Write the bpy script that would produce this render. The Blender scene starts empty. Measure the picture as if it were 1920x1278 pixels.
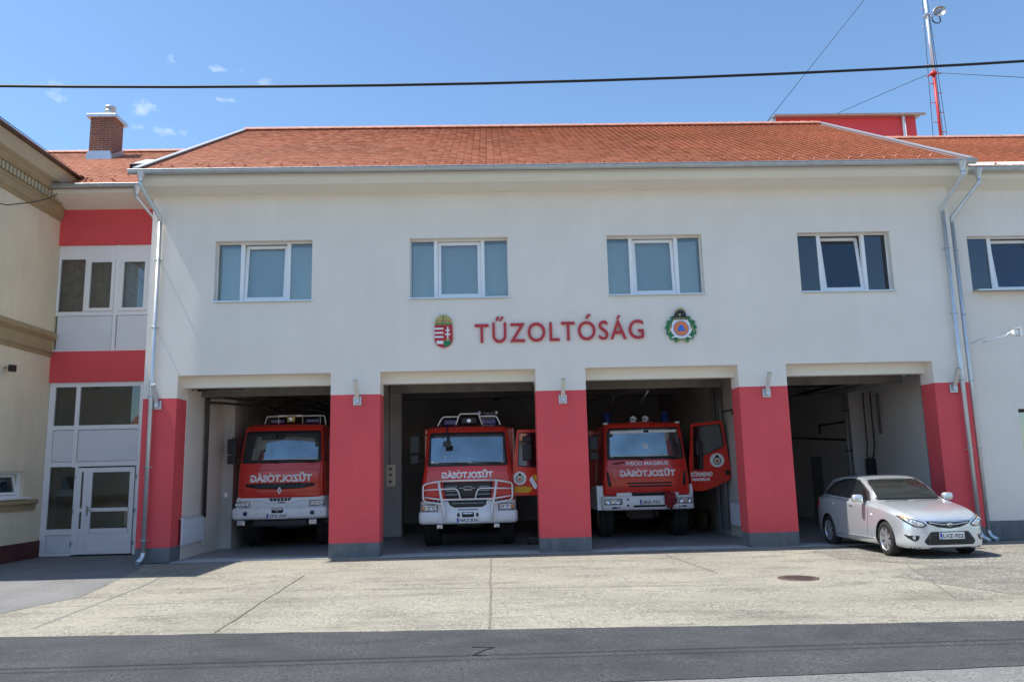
import bpy, bmesh, math, random
from math import sin, cos, pi, radians, sqrt, atan2
from mathutils import Vector, Matrix, geometry
from mathutils.bvhtree import BVHTree
random.seed(7)
SC = bpy.context.scene
COL = SC.collection

# ------------------------------------------------------------------ camera
cam = bpy.data.cameras.new('camera')
cam.sensor_width = 36.0
cam.lens = 27.75
cam.clip_start = 0.1
cam.clip_end = 3000
camo = bpy.data.objects.new('camera', cam)
COL.objects.link(camo)
_y, _p, _r = radians(1.578), radians(9.406), radians(-1.326)
_f = Vector((sin(_y)*cos(_p), cos(_y)*cos(_p), sin(_p)))
_rt = Vector((cos(_y), -sin(_y), 0))
_u = _rt.cross(_f)
_rr = _rt*cos(_r) + _u*sin(_r)
_uu = -_rt*sin(_r) + _u*cos(_r)
mw = Matrix((( _rr.x, _uu.x, -_f.x, 0), (_rr.y, _uu.y, -_f.y, -18.5), (_rr.z, _uu.z, -_f.z, 1.83), (0, 0, 0, 1)))
camo.matrix_world = mw
SC.camera = camo

# ------------------------------------------------------------------ light
SUN_DIR = Vector((-0.462, -0.030, 0.887)).normalized()      # towards the sun
sun = bpy.data.lights.new('sun', 'SUN')
sun.energy = 4.1
sun.angle = radians(0.53)
sun.color = (1.0, 0.95, 0.87)
suno = bpy.data.objects.new('sun', sun)
COL.objects.link(suno)
suno.rotation_euler = SUN_DIR.to_track_quat('Z', 'Y').to_euler()
suno.location = (-20, -2, 30)
SKY_STRENGTH = 0.125
world = bpy.data.worlds.new('World')
SC.world = world
world.use_nodes = True
nt = world.node_tree
for n in list(nt.nodes): nt.nodes.remove(n)
N = nt.nodes.new
L = nt.links.new
wo = N('ShaderNodeOutputWorld'); bg = N('ShaderNodeBackground'); sky = N('ShaderNodeTexSky')
sky.sky_type = 'NISHITA'; sky.sun_disc = False
sky.sun_elevation = math.asin(SUN_DIR.z)
sky.sun_rotation = atan2(SUN_DIR.x, SUN_DIR.y)
sky.altitude = 200; sky.air_density = 1.0; sky.dust_density = 0.25; sky.ozone_density = 2.2
bg.inputs['Strength'].default_value = SKY_STRENGTH
# small fair-weather wisps, placed by direction
tc = N('ShaderNodeTexCoord')
def cloud_mask(direction, rad, sx, sz, scale, thr):
    d = Vector(direction).normalized()
    side = d.cross(Vector((0, 0, 1))).normalized(); up = side.cross(d)
    dx = N('ShaderNodeVectorMath'); dx.operation = 'DOT_PRODUCT'; dx.inputs[1].default_value = side/(rad*sx); L(tc.outputs['Generated'], dx.inputs[0])
    dz = N('ShaderNodeVectorMath'); dz.operation = 'DOT_PRODUCT'; dz.inputs[1].default_value = up/(rad*sz); L(tc.outputs['Generated'], dz.inputs[0])
    df = N('ShaderNodeVectorMath'); df.operation = 'DOT_PRODUCT'; df.inputs[1].default_value = d; L(tc.outputs['Generated'], df.inputs[0])
    cb = N('ShaderNodeCombineXYZ'); L(dx.outputs['Value'], cb.inputs[0]); L(dz.outputs['Value'], cb.inputs[1])
    ln = N('ShaderNodeVectorMath'); ln.operation = 'LENGTH'; L(cb.outputs[0], ln.inputs[0])
    no = N('ShaderNodeTexNoise'); no.inputs['Scale'].default_value = scale; no.inputs['Detail'].default_value = 6; no.inputs['Roughness'].default_value = 0.62
    L(tc.outputs['Generated'], no.inputs['Vector'])
    m1 = N('ShaderNodeMath'); m1.operation = 'MULTIPLY'; m1.inputs[1].default_value = -0.42; L(ln.outputs['Value'], m1.inputs[0])
    m2 = N('ShaderNodeMath'); m2.operation = 'ADD'; L(m1.outputs[0], m2.inputs[0]); L(no.outputs['Fac'], m2.inputs[1])
    m3 = N('ShaderNodeMapRange'); m3.inputs['From Min'].default_value = thr; m3.inputs['From Max'].default_value = thr+0.34; L(m2.outputs[0], m3.inputs['Value'])
    gt = N('ShaderNodeMath'); gt.operation = 'GREATER_THAN'; gt.inputs[1].default_value = 0.3; L(df.outputs['Value'], gt.inputs[0])
    m4 = N('ShaderNodeMath'); m4.operation = 'MULTIPLY'; L(m3.outputs[0], m4.inputs[0]); L(gt.outputs[0], m4.inputs[1])
    return m4.outputs[0]
def pix_dir(px, py):
    return _f + _rr*(px-960)/1480 - _uu*(py-639)/1480
masks = [cloud_mask(pix_dir(268, 205), .024, 1.1, .75, 50, .29), cloud_mask(pix_dir(305, 245), .038, 1.6, .4, 36, .30),
         cloud_mask(pix_dir(410, 130), .026, 1.5, .4, 50, .33), cloud_mask(pix_dir(430, 188), .018, 1.6, .4, 50, .31),
         cloud_mask(pix_dir(322, 110), .018, 1.0, 1.0, 40, .38), cloud_mask(pix_dir(500, 157), .014, 1.0, 1.0, 50, .33), cloud_mask(pix_dir(115, 185), .035, 1.2, .8, 34, .34)]
acc = masks[0]
for m in masks[1:]:
    mx = N('ShaderNodeMath'); mx.operation = 'MAXIMUM'; L(acc, mx.inputs[0]); L(m, mx.inputs[1]); acc = mx.outputs[0]
ml = N('ShaderNodeMath'); ml.operation = 'MULTIPLY'; ml.inputs[1].default_value = 0.5; L(acc, ml.inputs[0])
mixc = N('ShaderNodeMixRGB'); mixc.inputs[2].default_value = (6.2, 6.5, 7.0, 1)
tn = N('ShaderNodeVectorMath'); tn.operation = 'MULTIPLY'; tn.inputs[1].default_value = (.89, 1.01, 1.05); L(sky.outputs[0], tn.inputs[0])
L(ml.outputs[0], mixc.inputs[0]); L(tn.outputs[0], mixc.inputs[1]); L(mixc.outputs[0], bg.inputs['Color'])
L(bg.outputs[0], wo.inputs['Surface'])
SC.view_settings.view_transform = 'Standard'
SC.view_settings.look = 'None'
SC.view_settings.exposure = 0.76
SC.view_settings.gamma = 1.0
SC.cycles.max_bounces = 10
SC.cycles.diffuse_bounces = 6
SC.cycles.transparent_max_bounces = 12
SC.cycles.use_denoising = True

# ------------------------------------------------------------------ materials
M = {}
def mat(name, col, rough=0.6, metal=0.0, var=0.0, vscale=3.0, bump=0.0, bscale=40.0, coat=0.0, spec=0.5, emit=None, detail=4, second=None, sec_amt=0.5):
    m = bpy.data.materials.new(name); m.use_nodes = True
    t = m.node_tree; b = t.nodes['Principled BSDF']
    b.inputs['Roughness'].default_value = rough; b.inputs['Metallic'].default_value = metal
    b.inputs['Specular IOR Level'].default_value = spec
    b.inputs['Coat Weight'].default_value = coat; b.inputs['Coat Roughness'].default_value = 0.06
    b.inputs['Base Color'].default_value = (*col, 1)
    tcn = t.nodes.new('ShaderNodeTexCoord')
    if var > 0:
        no = t.nodes.new('ShaderNodeTexNoise'); no.inputs['Scale'].default_value = vscale; no.inputs['Detail'].default_value = detail
        t.links.new(tcn.outputs['Object'], no.inputs['Vector'])
        r = t.nodes.new('ShaderNodeValToRGB')
        lo = tuple(c*(1-var) for c in col); hi = tuple(min(1, c*(1+var)) for c in col)
        if second: hi = tuple(a*(1-sec_amt)+b2*sec_amt for a, b2 in zip(col, second))
        r.color_ramp.elements[0].position = 0.3; r.color_ramp.elements[1].position = 0.7
        r.color_ramp.elements[0].color = (*lo, 1); r.color_ramp.elements[1].color = (*hi, 1)
        t.links.new(no.outputs['Fac'], r.inputs[0]); t.links.new(r.outputs[0], b.inputs['Base Color'])
    if bump > 0:
        n2 = t.nodes.new('ShaderNodeTexNoise'); n2.inputs['Scale'].default_value = bscale; n2.inputs['Detail'].default_value = 5
        t.links.new(tcn.outputs['Object'], n2.inputs['Vector'])
        bp = t.nodes.new('ShaderNodeBump'); bp.inputs['Strength'].default_value = bump; bp.inputs['Distance'].default_value = 0.01
        t.links.new(n2.outputs['Fac'], bp.inputs['Height']); t.links.new(bp.outputs[0], b.inputs['Normal'])
    if emit:
        b.inputs['Emission Color'].default_value = (*emit[0], 1); b.inputs['Emission Strength'].default_value = emit[1]
    M[name] = m
    return m
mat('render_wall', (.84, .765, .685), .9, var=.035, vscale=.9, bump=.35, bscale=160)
mat('red_wall', (.76, .088, .098), .8, var=.05, vscale=1.2, bump=.3, bscale=160)
mat('plinth_grey', (.17, .18, .19), .85, var=.12, vscale=6, bump=.5, bscale=120)
mat('soffit', (.80, .765, .68), .8, var=.02, vscale=2)
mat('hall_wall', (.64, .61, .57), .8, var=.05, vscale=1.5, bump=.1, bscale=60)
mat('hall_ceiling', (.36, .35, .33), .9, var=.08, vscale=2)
mat('zinc', (.52, .56, .58), .38, metal=.75, var=.08, vscale=5)
mat('zinc_light', (.60, .64, .67), .33, metal=.6, var=.06, vscale=5)
mat('white_pvc', (.84, .84, .85), .35, var=.02, vscale=3)
mat('white_panel', (.74, .755, .79), .5, var=.03, vscale=1.5)
mat('dark_metal', (.03, .03, .032), .45, metal=.3)
mat('black_rubber', (.018, .018, .018), .8, var=.3, vscale=20, bump=.2)
mat('black_plastic', (.022, .023, .025), .45, var=.2, vscale=12)
mat('steel', (.35, .36, .37), .4, metal=.8, var=.1, vscale=10)
mat('pipe_grey', (.30, .31, .31), .5, metal=.3, var=.1)
mat('pipe_dark', (.045, .035, .03), .5)
mat('yellow_wall', (.74, .655, .49), .9, var=.06, vscale=1.1, bump=.35, bscale=120)
mat('ochre_trim', (.37, .28, .155), .85, var=.08, vscale=2.5, bump=.2, bscale=60)
mat('khaki_soffit', (.45, .385, .26), .85, var=.05)
mat('dark_red_plinth', (.09, .025, .022), .8, var=.25, vscale=4, bump=.3)
mat('brown_sheet', (.16, .085, .075), .4, metal=.4, var=.1)
mat('fire_red', (.68, .028, .014), .28, coat=.6, var=.04, vscale=3)
mat('fire_red_dark', (.30, .008, .006), .35, coat=.4)
mat('truck_white', (.82, .82, .81), .3, coat=.4, var=.03)
mat('paper_white', (.80, .80, .78), .6)
mat('reflect_white', (.85, .85, .87), .5)
mat('yellow_stripe', (.72, .40, .015), .5)
mat('blue_lens', (.012, .025, .15), .2, coat=.4)
mat('eu_blue', (.02, .06, .38), .5)
mat('letter_red', (.50, .03, .04), .5)
mat('gold', (.45, .36, .12), .45, metal=.3, var=.3, vscale=60)
mat('emb_green', (.01, .19, .075), .5, var=.35, vscale=45)
mat('emb_orange', (.75, .22, .07), .5)
mat('emb_blue', (.03, .17, .62), .5)
mat('emb_white', (.82, .82, .82), .5)
mat('emb_red', (.48, .02, .03), .5)
mat('emb_black', (.012, .012, .014), .35)
mat('brick', (.26, .095, .05), .9)
mat('wood_box', (.40, .22, .09), .6, var=.2, vscale=14)
mat('curtain', (.58, .45, .36), .9, var=.25, vscale=8)
mat('curtain_light', (.88, .88, .88), .9, var=.2, vscale=8)
mat('blind', (.84, .86, .78), .8, var=.03)
mat('chrome', (.75, .76, .78), .12, metal=1)
mat('headlamp', (.60, .61, .62), .15, metal=.5, var=.45, vscale=16)
mat('beam_grey', (.17, .165, .15), .8, var=.2, vscale=3)
mat('amber', (.75, .30, .03), .3)
mat('silver_paint', (.68, .72, .755), .27, metal=.6, coat=.8)
mat('alloy', (.52, .53, .55), .3, metal=.7)
mat('seat_cloth', (.10, .095, .09), .9)
mat('mast_white', (.80, .81, .82), .4)
mat('mast_red', (.50, .035, .03), .5)
mat('manhole_iron', (.13, .085, .075), .7, metal=.3, var=.3, vscale=30, bump=.5, bscale=60)
mat('cable_black', (.008, .008, .01), .6)
mat('beige_box', (.30, .27, .19), .6)
mat('radiator_white', (.66, .68, .72), .4)
mat('flashing', (.36, .38, .40), .5, metal=.4)

def glass(name, tint, refl, rough=0.02, base=(.01, .015, .02)):
    """window pane: see-through, with a sky-reflecting surface"""
    m = bpy.data.materials.new(name); m.use_nodes = True; t = m.node_tree
    for n in list(t.nodes): t.nodes.remove(n)
    o = t.nodes.new('ShaderNodeOutputMaterial'); mx = t.nodes.new('ShaderNodeMixShader'); tr = t.nodes.new('ShaderNodeBsdfTransparent'); gl = t.nodes.new('ShaderNodeBsdfGlossy')
    tr.inputs[0].default_value = (*tint, 1); gl.inputs['Roughness'].default_value = rough; gl.inputs[0].default_value = (.93, .97, 1, 1)
    fr = t.nodes.new('ShaderNodeFresnel'); fr.inputs['IOR'].default_value = 1.5
    ma = t.nodes.new('ShaderNodeMath'); ma.operation = 'ADD'; ma.use_clamp = True; ma.inputs[1].default_value = refl
    t.links.new(fr.outputs[0], ma.inputs[0]); t.links.new(ma.outputs[0], mx.inputs[0])
    t.links.new(tr.outputs[0], mx.inputs[1]); t.links.new(gl.outputs[0], mx.inputs[2]); t.links.new(mx.outputs[0], o.inputs[0])
    M[name] = m
glass('pane_glass', (.80, .84, .84), .07)
glass('pane_dark', (.30, .34, .42), .05)
glass('door_glass', (.74, .76, .76), .03)
glass('screen_glass', (.30, .34, .36), .22)
glass('car_glass', (.34, .36, .34), .05)
glass('lens_glass', (.9, .92, .93), .04)

def tile_mat():
    m = bpy.data.materials.new('clay_tile'); m.use_nodes = True; t = m.node_tree; b = t.nodes['Principled BSDF']
    b.inputs['Roughness'].default_value = .75
    at = t.nodes.new('ShaderNodeAttribute'); at.attribute_name = 'tint'
    r = t.nodes.new('ShaderNodeValToRGB')
    e = r.color_ramp.elements; e[0].position = 0; e[0].color = (.385, .138, .070, 1); e[1].position = 1; e[1].color = (.50, .205, .115, 1)
    x = e.new(.35); x.color = (.43, .160, .083, 1); x = e.new(.7); x.color = (.455, .175, .092, 1)
    t.links.new(at.outputs['Fac'], r.inputs[0])
    tcn = t.nodes.new('ShaderNodeTexCoord'); no = t.nodes.new('ShaderNodeTexNoise'); no.inputs['Scale'].default_value = .35; no.inputs['Detail'].default_value = 5
    t.links.new(tcn.outputs['Object'], no.inputs['Vector'])
    mr = t.nodes.new('ShaderNodeMapRange'); mr.inputs['From Min'].default_value = .3; mr.inputs['From Max'].default_value = .7; mr.inputs['To Min'].default_value = .86; mr.inputs['To Max'].default_value = 1.1
    t.links.new(no.outputs['Fac'], mr.inputs['Value'])
    vm = t.nodes.new('ShaderNodeVectorMath'); vm.operation = 'SCALE'; t.links.new(r.outputs[0], vm.inputs[0]); t.links.new(mr.outputs[0], vm.inputs['Scale'])
    t.links.new(vm.outputs[0], b.inputs['Base Color'])
    M['clay_tile'] = m
tile_mat()

def ground_mat(name, base, dark, light, scale_small, patch, dark2=None, bump=.6, stain=None, pebble=.5):
    m = bpy.data.materials.new(name); m.use_nodes = True; t = m.node_tree; b = t.nodes['Principled BSDF']
    b.inputs['Roughness'].default_value = .92; b.inputs['Specular IOR Level'].default_value = .3
    n = t.nodes.new; l = t.links.new
    tcn = n('ShaderNodeTexCoord')
    big = n('ShaderNodeTexNoise'); big.inputs['Scale'].default_value = patch; big.inputs['Detail'].default_value = 6; big.inputs['Roughness'].default_value = .6; l(tcn.outputs['Object'], big.inputs['Vector'])
    r = n('ShaderNodeValToRGB'); r.color_ramp.elements[0].position = .32; r.color_ramp.elements[1].position = .68
    r.color_ramp.elements[0].color = (*dark, 1); r.color_ramp.elements[1].color = (*base, 1); l(big.outputs['Fac'], r.inputs[0])
    vo = n('ShaderNodeTexVoronoi'); vo.inputs['Scale'].default_value = scale_small; l(tcn.outputs['Object'], vo.inputs['Vector'])
    sm = n('ShaderNodeTexNoise'); sm.inputs['Scale'].default_value = scale_small*.7; sm.inputs['Detail'].default_value = 3; l(tcn.outputs['Object'], sm.inputs['Vector'])
    mid = n('ShaderNodeTexNoise'); mid.inputs['Scale'].default_value = patch*3.1; mid.inputs['Detail'].default_value = 4; l(tcn.outputs['Object'], mid.inputs['Vector'])
    sep = n('ShaderNodeSeparateColor'); l(vo.outputs['Color'], sep.inputs[0])
    r2 = n('ShaderNodeValToRGB'); r2.color_ramp.elements[0].position = .0; r2.color_ramp.elements[1].position = 1
    r2.color_ramp.elements[0].color = (*[c*.45 for c in dark], 1); r2.color_ramp.elements[1].color = (*light, 1); l(sep.outputs[0], r2.inputs[0])
    am = n('ShaderNodeMapRange'); am.inputs['From Min'].default_value = .38; am.inputs['From Max'].default_value = .66; am.inputs['To Min'].default_value = pebble*.25; am.inputs['To Max'].default_value = pebble; l(mid.outputs['Fac'], am.inputs['Value'])
    mx = n('ShaderNodeMixRGB'); l(am.outputs[0], mx.inputs[0]); l(r.outputs[0], mx.inputs[1]); l(r2.outputs[0], mx.inputs[2])
    l(mx.outputs[0], b.inputs['Base Color'])
    if stain:
        col = mx.outputs[0]
        for sc, mpx, lo, hi, dk in ((.9, (.45, 1.6, 1), .50, .66, stain), (3.2, (1, 1, 1), .54, .70, 1-(1-stain)*.7), (.35, (1, 1, 1), .40, .62, 1-(1-stain)*.6), (17, (1, 1, 1), .50, .72, 1-(1-stain)*.9)):
            mp = n('ShaderNodeMapping'); mp.inputs['Scale'].default_value = mpx; l(tcn.outputs['Object'], mp.inputs[0])
            sn = n('ShaderNodeTexNoise'); sn.inputs['Scale'].default_value = sc; sn.inputs['Detail'].default_value = 7; sn.inputs['Roughness'].default_value = .68; l(mp.outputs[0], sn.inputs['Vector'])
            mr = n('ShaderNodeMapRange'); mr.inputs['From Min'].default_value = lo; mr.inputs['From Max'].default_value = hi; mr.inputs['To Min'].default_value = 1.0; mr.inputs['To Max'].default_value = dk; l(sn.outputs['Fac'], mr.inputs['Value'])
            vm = n('ShaderNodeVectorMath'); vm.operation = 'SCALE'; l(col, vm.inputs[0]); l(mr.outputs[0], vm.inputs['Scale']); col = vm.outputs[0]
        l(col, b.inputs['Base Color'])
    bp = n('ShaderNodeBump'); bp.inputs['Strength'].default_value = bump; bp.inputs['Distance'].default_value = .008; l(sm.outputs['Fac'], bp.inputs['Height']); l(bp.outputs[0], b.inputs['Normal'])
    M[name] = m
ground_mat('apron_concrete', (.365, .338, .27), (.265, .248, .205), (.52, .49, .41), 46, .45, pebble=.8, bump=1.0, stain=.70)
ground_mat('asphalt_new', (.062, .065, .069), (.046, .048, .051), (.16, .16, .16), 70, .5, pebble=.55, bump=.9, stain=.8)
ground_mat('asphalt_old', (.19, .19, .185), (.13, .13, .13), (.34, .33, .31), 60, .8, pebble=.6)
ground_mat('asphalt_side', (.22, .215, .21), (.15, .15, .15), (.32, .31, .30), 50, .7, pebble=.4)
ground_mat('gravel_patch', (.245, .23, .198), (.155, .146, .128), (.48, .45, .39), 42, .9, pebble=.9, bump=1.0, stain=.75)
ground_mat('earth', (.20, .19, .15), (.14, .13, .10), (.3, .28, .24), 8, .2)
mat('hall_floor', (.30, .305, .30), .4, var=.2, vscale=1.2, spec=.5)
mat('threshold', (.48, .48, .47), .6, var=.12, vscale=3)
mat('crack_dark', (.185, .17, .14), .9, var=.3, vscale=12)
mat('tar_black', (.012, .012, .013), .6)
# bricks for the chimney
def brick_mat():
    m = M['brick']; t = m.node_tree; b = t.nodes['Principled BSDF']; n = t.nodes.new; l = t.links.new
    tcn = n('ShaderNodeTexCoord'); g = n('ShaderNodeNewGeometry')
    sp = n('ShaderNodeSeparateXYZ'); l(tcn.outputs['Object'], sp.inputs[0])
    ad = n('ShaderNodeMath'); ad.operation = 'ADD'; l(sp.outputs[0], ad.inputs[0]); l(sp.outputs[1], ad.inputs[1])
    cb = n('ShaderNodeCombineXYZ'); l(ad.outputs[0], cb.inputs[0]); l(sp.outputs[2], cb.inputs[1])
    br = n('ShaderNodeTexBrick'); br.inputs['Scale'].default_value = 1; br.inputs['Brick Width'].default_value = .24; br.inputs['Row Height'].default_value = .075; br.inputs['Mortar Size'].default_value = .008
    br.inputs['Color1'].default_value = (.30, .10, .055, 1); br.inputs['Color2'].default_value = (.18, .07, .05, 1); br.inputs['Mortar'].default_value = (.33, .27, .22, 1)
    l(cb.outputs[0], br.inputs['Vector']); l(br.outputs['Color'], b.inputs['Base Color'])
brick_mat()

# ------------------------------------------------------------------ mesh helpers
class MB:
    def __init__(s): s.v = []; s.f = []; s.m = []; s.sm = []
    def add(s, vs, fs, m=0, smooth=False):
        o = len(s.v); s.v += [tuple(v) for v in vs]
        for f in fs: s.f.append(tuple(i+o for i in f)); s.m.append(m); s.sm.append(smooth)
        return s
    def box(s, x0, x1, y0, y1, z0, z1, m=0):
        v = [(x0,y0,z0),(x1,y0,z0),(x1,y1,z0),(x0,y1,z0),(x0,y0,z1),(x1,y0,z1),(x1,y1,z1),(x0,y1,z1)]
        return s.add(v, [(0,3,2,1),(4,5,6,7),(0,1,5,4),(1,2,6,5),(2,3,7,6),(3,0,4,7)], m)
    def bbox(s, x0, x1, y0, y1, z0, z1, b=.01, m=0):
        """box with chamfered edges"""
        bm = bmesh.new(); r = bmesh.ops.create_cube(bm, size=1)
        for v in bm.verts: v.co = Vector((x0+(v.co.x+.5)*(x1-x0), y0+(v.co.y+.5)*(y1-y0), z0+(v.co.z+.5)*(z1-z0)))
        bmesh.ops.bevel(bm, geom=list(bm.edges), offset=b, segments=2, affect='EDGES', profile=.5)
        bm.verts.ensure_lookup_table()
        s.add([v.co for v in bm.verts], [[v.index for v in f.verts] for f in bm.faces], m); bm.free(); return s
    def prism(s, pts, a0, a1, axis='Y', m=0, smooth=False):
        def P(p, a):
            return {'Y': (p[0], a, p[1]), 'X': (a, p[0], p[1]), 'Z': (p[0], p[1], a)}[axis]
        n = len(pts); v = [P(p, a0) for p in pts] + [P(p, a1) for p in pts]
        s.add(v, [tuple(range(n))[::-1], tuple(range(n, 2*n))], m)
        s.add(v, [(i, (i+1) % n, n+(i+1) % n, n+i) for i in range(n)], m, smooth); return s
    def tube(s, path, r, n=8, m=0, closed=False, caps=True):
        path = [Vector(p) for p in path]; k = len(path); rings = []
        up = Vector((0, 0, 1)); prev = None
        for i, p in enumerate(path):
            if closed: d = (path[(i+1) % k]-path[i-1])
            else: d = (path[min(i+1, k-1)]-path[max(i-1, 0)])
            d.normalize()
            a = prev if prev is not None else (up if abs(d.z) < .9 else Vector((1, 0, 0)))
            x = a - d*a.dot(d)
            if x.length < 1e-6: x = Vector((0, 1, 0)) - d*d.y
            x.normalize(); prev = x; y = d.cross(x)
            rr = r[i] if isinstance(r, (list, tuple)) else r
            rings.append([p + x*cos(2*pi*j/n)*rr + y*sin(2*pi*j/n)*rr for j in range(n)])
        vs = [v for rg in rings for v in rg]; fs = []
        for i in range(k if closed else k-1):
            a, b = i*n, ((i+1) % k)*n
            for j in range(n): fs.append((a+j, a+(j+1) % n, b+(j+1) % n, b+j))
        s.add(vs, fs, m, True)
        if caps and not closed: s.add(vs, [tuple(range(n))[::-1], tuple(range((k-1)*n, k*n))], m)
        return s
    def cyl(s, p0, p1, r, n=20, m=0): return s.tube([p0, p1], r, n, m)
    def revolve(s, prof, axis, c, n=28, m=0, smooth=True):
        """prof: (radius, along) pairs, around axis through c"""
        vs = []; fs = []; k = len(prof)
        for j in range(n):
            a = 2*pi*j/n
            for r, t in prof:
                u, w = r*cos(a), r*sin(a)
                vs.append({'X': (c[0]+t, c[1]+u, c[2]+w), 'Y': (c[0]+u, c[1]+t, c[2]+w), 'Z': (c[0]+u, c[1]+w, c[2]+t)}[axis])
        for j in range(n):
            for i in range(k-1):
                fs.append((j*k+i, j*k+i+1, ((j+1) % n)*k+i+1, ((j+1) % n)*k+i))
        return s.add(vs, fs, m, smooth)
    def build(s, name, mats, parent=None, loc=None, fix=True):
        me = bpy.data.meshes.new(name); me.from_pydata(s.v, [], s.f)
        if isinstance(mats, str): mats = [mats]
        for x in mats: me.materials.append(M[x])
        me.polygons.foreach_set('material_index', s.m); me.polygons.foreach_set('use_smooth', s.sm)
        me.update()
        if fix:
            bm = bmesh.new(); bm.from_mesh(me); bmesh.ops.remove_doubles(bm, verts=bm.verts, dist=1e-5)
            bmesh.ops.recalc_face_normals(bm, faces=bm.faces); bm.to_mesh(me); bm.free()
        o = bpy.data.objects.new(name, me); COL.objects.link(o)
        if parent: o.parent = parent
        if loc: o.location = loc
        return o
def tag(o, label=None, cat=None, group=None, kind=None):
    for k, v in (('label', label), ('category', cat), ('group', group), ('kind', kind)):
        if v: o[k] = v
    return o
def thing(name, loc, label, cat, group=None, rz=0.0, scale=1.0):
    o = bpy.data.objects.new(name, None); COL.objects.link(o); o.location = loc; o.rotation_euler = (0, 0, rz); o.empty_display_size = .2
    o.scale = (scale, scale, scale)
    return tag(o, label, cat, group)
def copy_tree(o, parent=None):
    c = o.copy(); COL.objects.link(c); c.parent = parent
    for ch in list(o.children): copy_tree(ch, c)
    return c
def wall_holes(mb, x0, x1, z0, z1, ya, yb, holes, zones, hole_m=0, back_m=None):
    """wall slab from ya (front) to yb with rectangular holes [(x0,x1,z0,z1)], zones [(ztop, mat)] by height"""
    xs = sorted({x0, x1, *[h[0] for h in holes], *[h[1] for h in holes]})
    zs = sorted({z0, z1, *[h[2] for h in holes], *[h[3] for h in holes], *[z for z, _ in zones if z0 < z < z1]})
    xs = [x for x in xs if x0 <= x <= x1]; zs = [z for z in zs if z0 <= z <= z1]
    def mz(z):
        for t, m in zones:
            if z < t: return m
        return zones[-1][1]
    def solid(i, j):
        if i < 0 or j < 0 or i >= len(xs)-1 or j >= len(zs)-1: return False
        cx, cz = (xs[i]+xs[i+1])/2, (zs[j]+zs[j+1])/2
        return not any(h[0] < cx < h[1] and h[2] < cz < h[3] for h in holes)
    for i in range(len(xs)-1):
        for j in range(len(zs)-1):
            if not solid(i, j): continue
            a, b, c, d = xs[i], xs[i+1], zs[j], zs[j+1]; m = mz((c+d)/2); bmi = m if back_m is None else back_m
            mb.add([(a,ya,c),(b,ya,c),(b,ya,d),(a,ya,d)], [(0,1,2,3)], m)
            mb.add([(a,yb,c),(b,yb,c),(b,yb,d),(a,yb,d)], [(3,2,1,0)], bmi)
            if not solid(i-1, j): mb.add([(a,ya,c),(a,ya,d),(a,yb,d),(a,yb,c)], [(0,1,2,3)], m)
            if not solid(i+1, j): mb.add([(b,ya,c),(b,yb,c),(b,yb,d),(b,ya,d)], [(0,1,2,3)], m)
            if not solid(i, j-1): mb.add([(a,ya,c),(a,yb,c),(b,yb,c),(b,ya,c)], [(0,1,2,3)], m)
            if not solid(i, j+1): mb.add([(a,ya,d),(b,ya,d),(b,yb,d),(a,yb,d)], [(0,1,2,3)], m)
_font_cache = {}
def text_mesh(txt, bold=0.0, spacing=1.0):
    """2D triangles of a text, height of capital letters scaled to 1, starting at x=0"""
    key = (txt, bold, spacing)
    if key in _font_cache: return _font_cache[key]
    plain = txt.replace('Ó', 'O').replace('Ö', 'O')
    cu = bpy.data.curves.new('txt', 'FONT'); cu.body = plain; cu.offset = bold; cu.space_character = spacing; cu.resolution_u = 5
    o = bpy.data.objects.new('txt', cu); COL.objects.link(o)
    dg = bpy.context.evaluated_depsgraph_get(); me = bpy.data.meshes.new_from_object(o.evaluated_get(dg))
    vs = [(v.co.x, v.co.y) for v in me.vertices]; fs = [tuple(p.vertices) for p in me.polygons]
    bpy.data.objects.remove(o); bpy.data.meshes.remove(me); bpy.data.curves.remove(cu)
    if vs:
        x0 = min(v[0] for v in vs)
        cap = 0.73
        vs = [((x-x0)/cap, y/cap) for x, y in vs]
        for i, chx in enumerate(txt):
            if chx in 'ÓÖ':
                w = max(v[0] for v in text_mesh('O', bold, spacing)[0])
                xr = max(v[0] for v in text_mesh(plain[:i+1], bold, spacing)[0]); xl = xr-w
                k = len(vs)
                if chx == 'Ö':
                    for q in (.30, .70):
                        k = len(vs); vs += [(xl+w*q-.085, 1.08), (xl+w*q+.085, 1.08), (xl+w*q+.085, 1.25), (xl+w*q-.085, 1.25)]; fs.append((k, k+1, k+2, k+3))
                    continue
                vs += [(xl+w*.44, 1.07), (xl+w*.56, 1.07), (xl+w*.78, 1.30), (xl+w*.56, 1.30)]; fs.append((k, k+1, k+2, k+3))
    _font_cache[key] = (vs, fs); return vs, fs
def text_fit(txt, cx, zb, width, height, mirror=False, bold=0.02, spacing=1.0):
    vs, fs = text_mesh(txt, bold, spacing)
    w = max(v[0] for v in vs); k = width/w
    out = []
    for x, y in vs:
        X = (x*k-width/2); X = -X if mirror else X
        out.append((cx+X, zb+y*height))
    return out, fs
def extrude2d(mb, vs, fs, place, thick, m=0):
    """place(x,z,d)->3D where d is depth into the surface; front at d=0"""
    n = len(vs); P = [place(x, z, 0) for x, z in vs] + [place(x, z, thick) for x, z in vs]
    cnt = {}
    for f in fs:
        for i in range(len(f)):
            e = (f[i], f[(i+1) % len(f)]); k = tuple(sorted(e)); cnt.setdefault(k, []).append(e)
    ff = [tuple(f) for f in fs] + [tuple(i+n for i in f)[::-1] for f in fs]
    for k, es in cnt.items():
        if len(es) == 1: a, b = es[0]; ff.append((b, a, a+n, b+n))
    mb.add(P, ff, m)
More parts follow.
